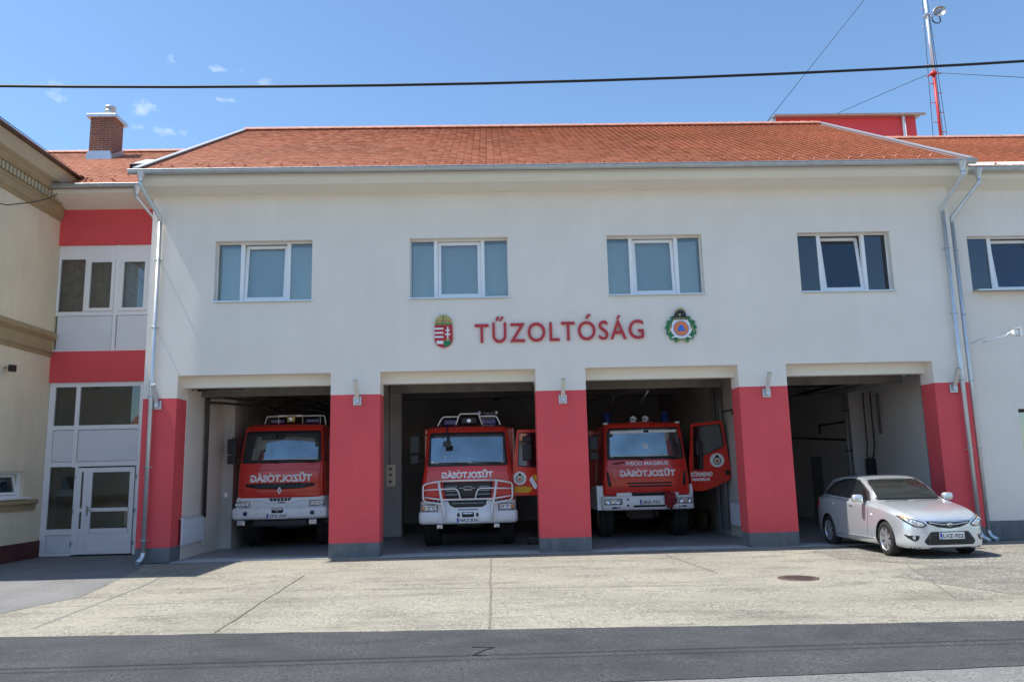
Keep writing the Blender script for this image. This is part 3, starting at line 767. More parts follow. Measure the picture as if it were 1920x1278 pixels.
def leaf(a, b):
    mb = MB(); frame_rect(mb, a, b, .03, 2.18, y0-.03, y0+.04, .10 if b-a < .6 else .115); mb.box(a+.1, b-.1, y0-.03, y0+.04, 1.08, 1.17); mb.box(a+.1, b-.1, y0-.03, y0+.04, .55, .66); mb.bbox(a+.1, b-.1, y0-.015, y0+.02, .13, .55, .01)
    d = mb.build('door', 'white_pvc', lk)
    g = MB(); g.box(a+.1, b-.1, y0, y0+.008, 1.17, 2.08); g.box(a+.1, b-.1, y0, y0+.008, .66, 1.08); g.build('pane', 'door_glass', d)
    return d
leaf(-10.62, -10.36); d2 = leaf(-10.355, -9.18)
mb = MB(); mb.bbox(-10.335, -10.295, y0-.045, y0-.03, .98, 1.22, .004); mb.tube([(-10.315, y0-.05, 1.12), (-10.315, y0-.09, 1.12), (-10.20, y0-.09, 1.12)], .011, 8); mb.build('handle', 'steel', d2)
for x in (-10.68, -9.14):
    for z in (.3, 1.1, 1.95):
        mb = MB(); mb.cyl((x, y0-.04, z-.05), (x, y0-.04, z+.05), .016, 8); mb.build('hinge', 'steel', d2)
# room behind the glass
mb = MB(); mb.box(-11.5, -8.1, 5.6, 5.7, 0, 4.6); mb.build('lobby_wall', 'yellow_wall', lk)
t = thing('crate', (-11.0, 2.75, 0), 'tan wooden box seen through the lower glass of the white entrance screen', 'crate')
mb = MB(); mb.bbox(-.32, .28, -.2, .25, .55, .80, .01); mb.bbox(-.30, .26, -.18, .23, 0, .55, .01); mb.build('box', 'wood_box', t)

# chimney on the link roof
ch = MB(); ch.box(-12.88, -12.13, 6.0, 6.66, 11.6, 13.50); c = ch.build('chimney', 'brick', lroof)
mb = MB(); mb.bbox(-12.98, -12.03, 5.9, 6.76, 13.50, 13.62, .015); mb.build('chimney_cap', 'zinc_light', lroof)
mb = MB(); mb.prism([(-12.92, 11.98), (-12.09, 11.98), (-12.15, 12.32), (-12.86, 12.32)], 5.88, 5.995, 'Y', 0); mb.box(-12.96, -12.05, 5.86, 5.93, 11.96, 12.02); mb.prism([(5.9, 12.0), (6.75, 12.52), (6.75, 12.70), (5.9, 12.2)], -12.128, -12.09, 'X', 0)
mb.build('chimney_flashing', 'zinc_light', lroof)
mb = MB(); mb.revolve([(.10, 0), (.10, .16), (.19, .20), (.19, .24), (.12, .27), (.12, .31), (.19, .34), (.17, .40), (.0, .43)], 'Z', (-12.42, 6.3, 13.62), 16); mb.build('chimney_cowl', 'zinc', lroof)
downpipe(lk, -9.10, 1.30, 9.36, -8.75, LY-.09, 0, r=.045, foot=False)

# ================================================================== YELLOW HOUSE (left)
yh = thing('yellow_house', (0, 0, 0), 'ochre yellow old house with moulded cornice and dentils standing at the left edge', 'house')
X0 = -11.5
mb = MB()
# side wall facing the yard, in pieces round the small window (Y .45-1.45, z 1.49-2.12)
def ybox(y0_, y1_, z0, z1, m=0, x1=X0): mb.box(x1-.35, x1, y0_, y1_, z0, z1, m)
ybox(-2.4, .35, .40, 10.0); ybox(1.45, 2.55, .40, 10.0); ybox(.35, 1.45, .40, 1.49); ybox(.35, 1.45, 2.12, 10.0)
mb.box(-22, X0-.35, -2.4, -2.05, .40, 10.0); mb.box(-22, X0-.35, 2.55, 2.9, .4, 10.0)
mb.build('wall', 'yellow_wall', yh)
mb = MB(); mb.box(-22, X0+.035, -2.44, 2.3, -.02, .40); mb.build('plinth', 'dark_red_plinth', yh)
def moulding(name, prof, m, ya=-2.4, yb=2.18, ret=True):
    mb = MB(); mb.prism([(X0-.02, prof[0][1])]+[(X0+a, b) for a, b in prof]+[(X0-.02, prof[-1][1])], ya-.4 if ret else ya, yb, 'Y')
    if ret: mb.prism([(-2.4, prof[0][1])]+[(-2.4-a, b) for a, b in prof]+[(-2.4, prof[-1][1])], -22, X0, 'X')
    return mb.build(name, m, yh)
moulding('cornice', [(.05, 8.74), (.05, 8.80), (.09, 8.83), (.09, 9.02), (.13, 9.06), (.13, 9.10)], 'ochre_trim')
moulding('frieze', [(.10, 9.102), (.10, 9.30), (.18, 9.34), (.24, 9.42), (.24, 9.50)], 'ochre_trim')
mb = MB(); mb.box(X0+.095, X0+.175, 0, .085, 9.12, 9.29); dn = mb.build('dentil', 'khaki_soffit', yh); dn.location.y = -2.35
for i in range(1, 30):
    o = dn.copy(); COL.objects.link(o); o.location.y = -2.35+.15*i
moulding('crown_moulding', [(.24, 9.502), (.36, 9.54), (.42, 9.66), (.44, 9.80), (.46, 9.86)], 'khaki_soffit')
moulding('belt_course', [(.03, 5.06), (.05, 5.12), (.10, 5.16), (.05, 5.20), (.05, 5.24), (.06, 5.46), (.10, 5.50), (.16, 5.56), (.17, 5.62), (.10, 5.70), (.0, 5.71)], 'ochre_trim', yb=2.16)
moulding('sill_course', [(.03, 1.17), (.04, 1.30), (.10, 1.34), (.10, 1.42), (.03, 1.43)], 'ochre_trim', yb=1.95)
mb = MB(); mb.prism([(X0+.40, 9.98), (X0+.60, 9.90), (X0+.60, 9.87), (X0+.40, 9.87)], -3.0, 2.5, 'Y'); mb.build('gutter', 'brown_sheet', yh)
mb = MB()
mb.add([(X0+.56, -2.95, 9.98), (X0+.56, 2.75, 9.98), (X0-5.2, 2.75, 14.2), (X0-5.2, -2.95+5, 14.2), (-22, -2.95, 9.98), (-22, -2.95+5, 14.2)], [(0, 1, 2, 3), (4, 0, 3, 5)])
mb.add([(X0+.56, -2.95, 9.94), (X0+.56, 2.75, 9.94), (X0-5.2, 2.75, 14.16), (X0-5.2, -2.95+5, 14.16), (-22, -2.95, 9.94), (-22, -2.95+5, 14.16)], [(3, 2, 1, 0), (5, 3, 0, 4)])
mb.build('roof', 'brown_sheet', yh)
mb = MB(); 
for z in (0, 1): mb.box(X0-.16, X0-.10, .36, 1.45, (1.49, 2.06)[z], (1.55, 2.12)[z])
mb.box(X0-.16, X0-.10, .35, .41, 1.55, 2.06); mb.box(X0-.16, X0-.10, 1.39, 1.45, 1.55, 2.06)
w = mb.build('window', 'white_pvc', yh)
s1 = MB(); s1.box(-.03, .03, .42, 1.37, 0, .06); s1.box(-.03, .03, .42, 1.37, .43, .49); s1.box(-.03, .03, .42, .48, .06, .43); s1.box(-.03, .03, 1.31, 1.37, .06, .43); o = s1.build('sash', 'white_pvc', w); o.location = (X0-.13, 0, 1.56); o.rotation_euler = (0, radians(-13), 0)
g = MB(); g.box(-.004, .004, .48, 1.31, .06, .43); o = g.build('pane', 'door_glass', w); o.location = (X0-.13, 0, 1.56); o.rotation_euler = (0, radians(-13), 0)
mb = MB(); mb.bbox(X0-.2, X0+.09, .30, 1.62, 1.45, 1.495, .006); mb.build('sill', 'white_pvc', w)
# chrome flashing where the roofs meet
mb = MB(); mb.prism([(-11.62, 9.46), (-11.1, 9.50), (-11.1, 9.66), (-11.4, 9.80), (-11.62, 9.72)], 1.45, 2.1, 'Y'); mb.build('flashing', 'flashing', yh)

# ================================================================== RIGHT WING
rw = thing('side_wing', (0, 0, 0), 'grey rendered wing with lower tiled roof at the right edge of the photo', 'building')
RY = .22
mb = MB(); wall_holes(mb, 11.398, 24, 0, 8.56, RY, RY+.35, [(11.91, 14.3, 5.95, 7.36), (12.66, 13.9, 1.6, 3.05)], [(.44, 2), (99, 0)])
mb.build('wall', ['render_wall', 'red_wall', 'plinth_grey'], rw, fix=False)
mb = MB(); mb.box(11.4, 24, 3.0, 3.1, 0, 8.5); mb.box(23.6, 24, .6, 12, 0, 8.5); mb.box(11.4, 24, .6, 3, 4.3, 4.5); mb.build('inner_wall', 'hall_wall', rw)
upper_window(11.91, 14.3, 5.95, 7.36, rw, 6, None, yb=RY+.12, gm='pane_dark')
mb = MB(); mb.box(11.95, 14.2, RY+.45, RY+.46, 5.99, 6.55); mb.build('blind', 'blind', rw)
wroof = tiled('roof', rw, 11.66, 24, -.33, 8.93, 7.0, 12.86, seed=9)
ridge('ridge_cap', wroof, 12.0, 24, 7.0, 12.88)
mb = MB(); mb.prism([(7.0, 12.86), (14, 9.2), (14, 9.1), (7.0, 12.7)], 11.93, 24, 'X'); mb.build('rear_roof', 'clay_tile', wroof)
mb = MB(); mb.prism([(-.27, 8.88), (-.25, 8.78), (-.18, 8.70), (RY, 8.54), (RY, 9.3)], 11.40, 24, 'X'); mb.build('soffit', 'soffit', rw)
mb = MB(); half_gutter(mb, 11.72, 24, -.42, 8.90); mb.build('gutter', 'zinc', rw, fix=False)
V3 = Vector((0, 7.33, 3.93)).normalized()
for i in range(10):
    t = .4 if i % 2 else .7
    o = sg.copy(); COL.objects.link(o); o.parent = wroof; o.location = (12.3+.45*i, -.33+V3.y*t, 8.965+V3.z*t); o.rotation_euler = (atan2(V3.z, V3.y), 0, 0)
mb = MB(); frame_rect(mb, 12.67, 13.89, 1.61, 3.04, RY+.14, RY+.2, .07); w = mb.build('window', 'dark_metal', rw)
g = MB(); g.box(12.74, 13.82, RY+.16, RY+.168, 1.68, 2.97); g.build('pane', 'screen_glass', w)
downpipe(rw, 11.98, -.42, 8.84, 11.51, RY-.12, 0, foot_dx=.1, top=.75)

# ================================================================== HOSE TOWER behind the roof
tw = thing('red_tower', (0, 0, 0), 'red flat-topped tower block rising behind the right end of the tiled roof', 'tower')
mb = MB(); mb.box(11.95, 17.85, 12.0, 15.0, 0, 16.0); mb.build('wall', 'red_wall', tw)
mb = MB(); mb.bbox(11.80, 18.0, 11.86, 15.15, 16.0, 16.08, .01); mb.prism([(11.80, 15.2), (11.95, 15.2), (11.95, 16.05), (11.80, 16.05)], 11.9, 15.1, 'Y')
half_gutter(mb, 11.85, 18.15, 11.78, 16.06, .07); mb.build('gutter', 'zinc', tw, fix=False)
mb = MB(); mb.cyl((17.30, 11.92, 16.0), (17.30, 11.92, 12), .07, 12); mb.build('downpipe', 'white_pvc', tw)
# ================================================================== FIRE ENGINES
mat('truck_screen', (.23, .265, .28), .06, metal=.85, coat=.2, var=.25, vscale=1.6)
mat('screen_sticker', (.85, .88, .9), .5)
mat('red_canvas', (.22, .012, .02), .8, var=.2, vscale=10)
mat('shutter', (.45, .46, .47), .4, metal=.6)
def loft_rings(mb, levels, nf=14, nc=5, m=0, cap=True):
    """levels: (z, half width, front y, rear y, corner radius, crown)"""
    rings = []
    for z, W, f, rear, r, cr in levels:
        pts = []
        for i in range(nf+1):
            x = -(W-r)+2*(W-r)*i/nf; pts.append((x, f+cr*(x/(W-r))**2))
        fy = f+cr+r
        for i in range(1, nc+1):
            a = -pi/2+pi/2*i/nc; pts.append((W-r+r*cos(a), fy+r*sin(a)))
        pts += [(W, (fy*2+rear)/3), (W, (fy+rear*2)/3), (W-.0, rear-.04), (W-.04, rear), (-W+.04, rear), (-W, rear-.04), (-W, (fy+rear*2)/3), (-W, (fy*2+rear)/3)]
        for i in range(0, nc):
            a = -pi+pi/2*i/nc; pts.append((-(W-r)+r*cos(a), fy+r*sin(a)))
        rings.append([(x, y, z) for x, y in pts])
    n = len(rings[0]); vs = [p for rg in rings for p in rg]; fs = []
    for k in range(len(rings)-1):
        for i in range(n): fs.append((k*n+i, k*n+(i+1) % n, (k+1)*n+(i+1) % n, (k+1)*n+i))
    mb.add(vs, fs, m, True)
    if cap: mb.add(vs, [tuple(range(n))[::-1], tuple(range((len(rings)-1)*n, len(rings)*n))], m)
def truck_wheel(parent, x, y, R, w, side):
    mb = MB(); prof = [(R*.56, -w/2+.02), (R*.62, -w/2), (R*.93, -w/2), (R, -w/2+.04), (R, -.03), (R-.012, -.025), (R-.012, .025), (R, .03), (R, w/2-.04), (R*.93, w/2), (R*.62, w/2), (R*.56, w/2-.02)]
    mb.revolve(prof, 'X', (0, 0, 0), 40)
    for i in range(36):
        a = 2*pi*i/36; ca, sa = cos(a), sin(a)
        for s in (-1, 1):
            v = []
            for dx in (.05, w/2-.03):
                for da in (-.045, .03):
                    for rr in (R-.004, R+.012): v.append((s*dx, (rr)*cos(a+da), (rr)*sin(a+da)))
            mb.add(v, [(0, 1, 3, 2), (4, 6, 7, 5), (0, 4, 5, 1), (2, 3, 7, 6), (1, 5, 7, 3), (0, 2, 6, 4)])
    wh = mb.build('wheel', 'black_rubber', parent, (x, y, R+.002))
    rm = MB(); s = side; rm.revolve([(0, s*(.02)), (R*.18, s*.03), (R*.2, s*.06), (R*.3, s*(w/2-.12)), (R*.46, s*(w/2-.08)), (R*.52, s*(w/2-.02)), (R*.57, s*(w/2-.01)), (R*.57, -s*(w/2-.03)), (0, -s*.05)], 'X', (0, 0, 0), 28)
    for i in range(10):
        a = 2*pi*i/10; rm.cyl((s*.04, R*.24*cos(a), R*.24*sin(a)), (s*.09, R*.24*cos(a), R*.24*sin(a)), .014, 6)
    rm.build('rim', 'steel', wh)
    return wh
def panel(parent, name, m, surf, outline, off=.006, thick=.014, res=.10, r=None, hole=None, view='front', side=-1):
    mb = MB(); o = rounded(outline, r) if r else outline
    surf.shape(mb, o, off, thick, view, side, res=res, hole=hole); return mb.build(name, m, parent)
def lettering(parent, txt, m, surf, cx, zb, w, h, mirror=False, bold=.02, spacing=1.0, off=.012, name='lettering'):
    V, F = text_fit(txt, cx, zb, w, h, mirror, bold, spacing); mb = MB(); surf.put(mb, V, F, off, .006); return mb.build(name, m, parent, fix=False)
def plate(parent, txt, cx, cz, y, w=.54, h=.13, rx=0.0, rz=0.0, txtcol='emb_black'):
    mb = MB(); mb.bbox(-w/2, w/2, -.006, .004, -h/2, h/2, .003)
    p = mb.build('number_plate', 'paper_white', parent, (cx, y, cz)); p.rotation_euler = (rx, 0, rz)
    mb = MB(); mb.box(-w/2+.004, -w/2+.05, -.0085, -.0055, -h/2+.004, h/2-.004); mb.build('euro_band', 'eu_blue', p)
    V, F = text_fit(txt, .025, -h*.29, w*.82, h*.60, bold=.015); mb = MB(); extrude2d(mb, V, F, lambda x, z, d: (x, -.0095+d, z), .003); mb.build('lettering', txtcol, p, fix=False)
    V, F = text_fit('H', -w/2+.027, -h*.38, .022, h*.22); mb = MB(); extrude2d(mb, V, F, lambda x, z, d: (x, -.0105+d, z), .002); mb.build('lettering', 'paper_white', p, fix=False)
    return p
def emblem_disc(parent, place, r, name='emblem'):
    """round white crest: helmet, wreath and orange disc, drawn as stacked thin plates. place(x,z,d)"""
    def lay(outline, d, m, nm):
        V, F = fill2d(outline); mb = MB(); extrude2d(mb, V, F, lambda x, z, dd: place(x, z, -d+dd), .003); return mb.build(nm, m, base)
    V, F = fill2d(circle2d(0, 0, r, 32)); mb = MB(); extrude2d(mb, V, F, lambda x, z, dd: place(x, z, -.004+dd), .006)
    base = mb.build(name, 'emb_white', parent)
    ring = circle2d(0, -.08*r, r*.58, 28); V, F = fill2d(ring, circle2d(0, -.08*r, r*.42, 28)); mb = MB(); extrude2d(mb, V, F, lambda x, z, dd: place(x, z, -.008+dd), .003); mb.build('wreath', 'emb_green', base)
    lay(circle2d(0, -.12*r, r*.27, 20), .0095, 'emb_orange', 'disc')
    lay([(-.12*r, -.2*r), (.12*r, -.2*r), (0, 0)], .013, 'emb_blue', 'triangle')
    lay([(-.26*r, .36*r), (.26*r, .36*r), (.2*r, .62*r), (.08*r, .74*r), (-.08*r, .74*r), (-.2*r, .62*r)], .012, 'emb_black', 'helmet')
    return base
def headlamp(parent, surf, x0, x1, z0, z1, n=3, amber_side=None, off=.012):
    s = panel(parent, 'headlight', 'dark_metal', surf, [(x0, z0), (x1, z0), (x1, z1), (x0, z1)], .004, .02, .08, .02)
    g = panel(s, 'reflector', 'headlamp', surf, [(x0+.015, z0+.012), (x1-.015, z0+.012), (x1-.015, z1-.012), (x0+.015, z1-.012)], off, .012, .08, .015)
    w = (x1-x0)/n
    for i in range(n):
        c = x0+w*(i+.5); rr = min(w, z1-z0)*.36
        m = 'amber' if amber_side == i else 'chrome'
        h, d = surf.at(c, (z0+z1)/2)
        if h is None: continue
        mb = MB(); mb.revolve([(rr, 0), (rr*1.02, -.014), (rr*.85, -.012), (rr*.5, .0), (0, .004)], 'Y', (c, h.y-off-.002, (z0+z1)/2), 18); mb.build('lamp', m, s)
    return s
def superstructure(t, W, z0, z1, y0, y1, ladder=True):
    mb = MB(); mb.bbox(-W, W, y0, y1, z0, z1, .04); b = mb.build('equipment_body', 'fire_red', t)
    n = 3; L_ = (y1-y0-.3)/n
    for s in (-1, 1):
        for i in range(n):
            mb = MB(); mb.prism([(y0+.15+L_*i+.05, z0+.1), (y0+.15+L_*(i+1)-.05, z0+.1), (y0+.15+L_*(i+1)-.05, z1-.15), (y0+.15+L_*i+.05, z1-.15)], s*W-.004, s*(W+.012), 'X')
            z = z0+.14
            while z < z1-.2: mb.cyl((s*(W+.012), y0+.15+L_*i+.06, z), (s*(W+.012), y0+.15+L_*(i+1)-.06, z), .012, 5); z += .06
            mb.build('roller_shutter', 'shutter', b)
    mb = MB(); mb.box(-.45, .45, y0+.2, y1-.3, .55, .9); mb.box(-.42, -.34, .9, y0+.3, .55, .75); mb.box(.34, .42, .9, y0+.3, .55, .75); mb.cyl((-1.0, 1.35, .55), (1.0, 1.35, .55), .09, 12); mb.bbox(-.35, .35, 1.0, 2.0, .45, 1.0, .05)
    mb.build('chassis', 'dark_metal', t)
def wipers(t, surf, z, xs, m='black_plastic'):
    for x0, x1, dz in xs:
        mb = MB(); surf.line(mb, [(x0, z), (x1, z+dz)], .011, .022); surf.line(mb, [(x0, z-.05), (x0*.5+x1*.5, z+dz*.5)], .009, .03); mb.build('wiper', m, t)
def mirror(t, x, y, z0, z1, s, arm_y=.45, arm_x=.95):
    mb = MB(); mb.bbox(x-.12, x+.12, y-.05, y+.07, z0, z1, .03); mb.bbox(x-.11, x+.11, y-.05, y+.06, z0-.26, z0-.03, .03)
    mb.tube([(s*arm_x, arm_y, z1+.02), (x, y+.02, z1+.02), (x, y+.02, z0-.2)], .018, 6); mb.tube([(s*arm_x, arm_y, z0-.18), (x, y+.02, z0-.18)], .018, 6)
    mr = mb.build('mirror', 'black_plastic', t); return mr
def open_door(t, hx, hy, ang, outline, window, thick=.05):
    """door hinged at (hx, hy), built in the plane x=u"""
    V, F = fill2d(rounded(outline, .04), rounded(window, .03)); mb = MB(); extrude2d(mb, V, F, lambda x, z, d: (x, d, z), thick)
    d = mb.build('door', 'fire_red', t, (hx, hy, 0)); d.rotation_euler = (0, 0, ang)
    V, F = fill2d(rounded(window, .03)); mb = MB(); extrude2d(mb, V, F, lambda x, z, dd: (x, .02+dd, z), .005); mb.build('pane', 'screen_glass', d)
    k = len(window); fr = []
    mb = MB(); mb.tube([(x, -.004, z) for x, z in rounded(window, .03)], .012, 6, closed=True); mb.build('window_seal', 'black_plastic', d)
    return d
def black_guard(parent, y0, y1, x0, x1, R, z):
    mb = MB(); n = 14; pts = []
    for i in range(n+1):
        a = pi*(.02+.96*i/n); pts.append((cos(a)*R, sin(a)*R))
    for s in (-1, 1):
        vs = []
        for rr in (R, R+.03):
            for a, b in pts:
                k = rr/R; vs.append((s*x0, y0+a*k, z+b*k)); vs.append((s*x1, y0+a*k, z+b*k))
        m_ = 2*(n+1)
        fs = []
        for i in range(n): fs += [(2*i, 2*i+1, 2*i+3, 2*i+2), (m_+2*i, m_+2*i+2, m_+2*i+3, m_+2*i+1), (2*i+1, m_+2*i+1, m_+2*i+3, 2*i+3), (2*i, 2*i+2, m_+2*i+2, m_+2*i)]
        b = MB(); b.add(vs, fs, 0, True); b.build('mudguard', 'black_plastic', parent)

# ---------------------------------------------------------------- engine in the second bay (white bull bar)
def engine_bullbar():
    t = thing('fire_engine', (-.63, 1.33, 0), 'red fire engine behind a white tubular bull bar in the second bay', 'fire engine', 'fire engines parked in the open bays')
    mb = MB()
    loft_rings(mb, [(1.02, 1.16, .09, 1.95, .12, .05), (1.25, 1.165, .07, 1.95, .12, .05), (1.60, 1.15, .07, 1.95, .13, .05), (1.86, 1.11, .08, 1.95, .14, .06), (1.97, 1.09, .10, 1.95, .10, .07), (2.03, 1.075, .12, 1.95, .09, .08), (2.45, 1.05, .21, 1.95, .09, .09),
                    (2.80, 1.025, .29, 1.95, .09, .09), (2.86, 1.02, .31, 1.95, .09, .09), (2.94, 1.00, .38, 1.95, .10, .09), (2.99, .96, .46, 1.93, .12, .09), (3.025, .82, .6, 1.9, .12, .08), (3.03, .5, .9, 1.7, .1, .0)])
    cab = mb.build('cab', 'fire_red', t)
    mb = MB()
    loft_rings(mb, [(.60, 1.16, .09, .62, .1, .04), (.63, 1.21, .02, .62, .1, .05), (.68, 1.225, .0, .62, .1, .05), (.86, 1.225, .0, .62, .1, .05), (.895, 1.21, .02, .62, .1, .05), (.92, 1.185, .045, .9, .1, .05), (1.10, 1.18, .045, .9, .1, .05), (1.16, 1.17, .06, .9, .1, .05)])
    bm_ = mb.build('bumper', 'truck_white', t)
    S = Surf([cab, bm_])
    panel(t, 'screen_surround', 'black_plastic', S, [(-1.01, 2.00), (1.01, 2.00), (.955, 2.85), (-.955, 2.85)], .003, .01, .10, .08)
    ws = panel(t, 'windscreen', 'truck_screen', S, [(-.965, 2.06), (.965, 2.06), (.915, 2.80), (-.915, 2.80)], .008, .008, .10, .07)
    for x, z, s in ((-.88, 2.12, .035), (-.55, 2.24, .022), (-.55, 2.16, .02)): panel(ws, 'sticker', 'screen_sticker', S, circle2d(x, z, s, 10, s*.8), .011, .004, .1)
    mb = MB()
    for zz in (1.0,): pass
    wipers(t, S, 2.07, [(.0, -.72, .02), (.82, .10, .03)])
    mb = MB(); mb.tube([(-.52, .42, 2.98), (-.50, .18, 2.84), (-.49, .06, 2.62)], .022, 6); mb.bbox(-.60, -.40, -.02, .08, 2.48, 2.62, .03); mb.bbox(-.66, -.46, .30, .40, 2.66, 2.78, .02); mb.build('mirror', 'black_plastic', t)
    lettering(t, 'TŰZOLTÓSÁG', 'reflect_white', S, -.01, 1.715, 1.27, .145, True, .045)
    # grille
    gr = panel(t, 'grille', 'black_plastic', S, [(-.62, 1.61), (.62, 1.61), (.56, 1.22), (-.56, 1.22)], .008, .02, .1, .03)
    for z in (1.50, 1.40, 1.31):
        for a, b in ((-.56, -.25), (.25, .56)): mb = MB(); S.line(mb, [(a, z), (b, z)], .012, .018); mb.build('slat', 'zinc', gr)
    mb = MB(); S.line(mb, [(-.24, 1.475), (-.12, 1.455), (-.07, 1.50), (.07, 1.50), (.12, 1.455), (.24, 1.475)], .010, .022); mb.build('badge', 'chrome', gr)
    lettering(gr, 'MAN', 'chrome', S, 0, 1.405, .20, .045, False, .03, off=.022)
    panel(t, 'grille', 'black_plastic', S, [(-.54, 1.20), (.54, 1.20), (.44, 1.05), (.34, 1.0), (-.34, 1.0), (-.44, 1.05)], .006, .02, .1, .02)
    panel(t, 'recess', 'black_plastic', S, [(-1.06, 1.17), (-.62, 1.165), (-.62, 1.11), (-.95, 1.13)], .006, .012, .1); panel(t, 'recess', 'black_plastic', S, [(1.06, 1.17), (.62, 1.165), (.62, 1.11), (.95, 1.13)], .006, .012, .1)
    headlamp(t, S, -1.15, -.74, .905, 1.09, 4, 0); headlamp(t, S, .74, 1.15, .905, 1.09, 4, 3)
    panel(t, 'winch_opening', 'emb_black', S, [(-.155, .765), (.145, .765), (.145, .885), (-.155, .885)], .005, .01, .1, .04)
    for x in (-.235, .225): panel(t, 'tow_eye', 'emb_black', S, circle2d(x, .82, .035, 12, .05), .005, .01)
    panel(t, 'slot', 'dark_metal', S, [(-.25, .935), (.24, .935), (.24, .955), (-.25, .955)], .005, .01)
    plate(t, 'NRZ-836', -.01, .69, -.012)
    for x in (-.70, .70):
        mb = MB(); mb.bbox(x-.07, x+.07, .02, .10, .50, .59, .01); mb.build('fog_lamp', 'headlamp', t)
    # bull bar
    gb = MB(); Y = lambda x: -.10+.13*(abs(x)/1.12)**2.5
    def tb(pts, r=.024): gb.tube([(x, Y(x), z) for x, z in pts], r, 8)
    loop = rounded([(-.70, 1.645), (.70, 1.645), (1.10, 1.585), (1.11, 1.24), (1.03, 1.135), (.62, 1.095)], .05)
    top = [(-.66, 1.645), (-.3, 1.65), (.3, 1.65), (.66, 1.645)]; tb(top)
    for s in (-1, 1):
        tb([(s*x, z) for x, z in [(.66, 1.645), (.95, 1.60), (1.06, 1.57), (1.10, 1.53), (1.105, 1.40), (1.10, 1.22), (1.07, 1.17), (1.0, 1.14), (.60, 1.09)]])
        tb([(s*x, z) for x, z in [(1.10, 1.43), (.9, 1.44), (.62, 1.45), (.32, 1.455), (.26, 1.43), (.22, 1.36), (.185, 1.21)]], .019)
        tb([(s*x, z) for x, z in [(1.10, 1.265), (.9, 1.235), (.62, 1.195), (.3, 1.195), (0, 1.195)]], .021)
        tb([(s*x, z) for x, z in [(.72, 1.645), (.645, 1.2), (.59, .93), (.575, .68)]], .033)
    gb.build('bull_bar', 'truck_white', t)
    # roof
    mb = MB(); mb.tube([(-.76, .45, 3.03), (-.66, .52, 3.22), (-.60, .52, 3.26), (-.24, .52, 3.26)], .018, 6); mb.tube([(-.30, .52, 3.05), (-.21, .52, 3.30), (-.17, .52, 3.33), (.25, .52, 3.33), (.29, .52, 3.30), (.38, .52, 3.05)], .018, 6); mb.tube([(.30, .52, 3.26), (.70, .52, 3.26), (.76, .52, 3.22), (.84, .45, 3.03)], .018, 6)
    mb.build('roof_rack', 'truck_white', t)
    for a, b in ((-.62, -.30), (.38, .74)):
        mb = MB(); mb.bbox(a, b, .66, .86, 3.05, 3.20, .03); mb.build('beacon', 'blue_lens', t)
    mb = MB(); mb.bbox(-.16, .23, .60, .72, 3.08, 3.24, .02); l_ = mb.build('work_lamp', 'dark_metal', t); mb = MB(); mb.revolve([(.055, 0), (.06, -.02), (.03, -.01), (0, -.005)], 'Y', (.035, .60, 3.16), 16); mb.build('lens', 'chrome', l_)
    mirror(t, -1.34, .30, 2.34, 2.78, -1)
    d = open_door(t, 1.10, .30, radians(2), [(.0, 1.24), (.95, 1.24), (.95, 2.88), (.16, 2.88), (.04, 2.0)], [(.17, 1.98), (.86, 1.90), (.86, 2.80), (.21, 2.80)])
    emblem_disc(d, lambda x, z, dd: (.20+x, -.004+dd, 1.67+z), .165)
    for nm, m_, pts in (('stripe', 'yellow_stripe', [(.02, 1.31), (.42, 1.31), (.52, 1.40), (.46, 1.46), (.02, 1.46)]), ('stripe', 'reflect_white', [(.44, 1.62), (.56, 1.40), (.60, 1.40), (.64, 1.48), (.50, 1.72)]), ('stripe', 'yellow_stripe', [(.52, 1.74), (.90, 1.74), (.90, 1.60), (.60, 1.60)])):
        V, F = fill2d(pts); mb = MB(); extrude2d(mb, V, F, lambda x, z, dd: (x, -.005+dd, z), .005); mb.build(nm, m_, d)
    mb = MB(); mb.bbox(.30, .5, -.18, -.06, 2.10, 2.52, .03); mb.bbox(.30, .5, -.18, -.06, 2.56, 2.72, .03); mb.build('mirror', 'black_plastic', d)
    for x, y in ((-.96, 1.35), (.96, 1.35), (-.96, 5.3), (.96, 5.3)): truck_wheel(t, x, y, .54, .40, 1 if x > 0 else -1)
    black_guard(t, 1.35, 0, .72, 1.2, .60, .56)
    superstructure(t, 1.23, .95, 3.05, 2.1, 7.4)
    mb = MB(); 
    for x in (.3, .75): mb.box(x-.03, x+.03, 1.0, 6.5, 3.34, 3.42)
    for y in [1.1+.35*i for i in range(15)]: mb.cyl((.3, y, 3.38), (.75, y, 3.38), .018, 6)
    mb.box(.35, .7, 2.3, 2.4, 3.0, 3.36); mb.box(.35, .7, 6, 6.1, 3.0, 3.36)
    mb.build('ladder', 'steel', t)
    return t
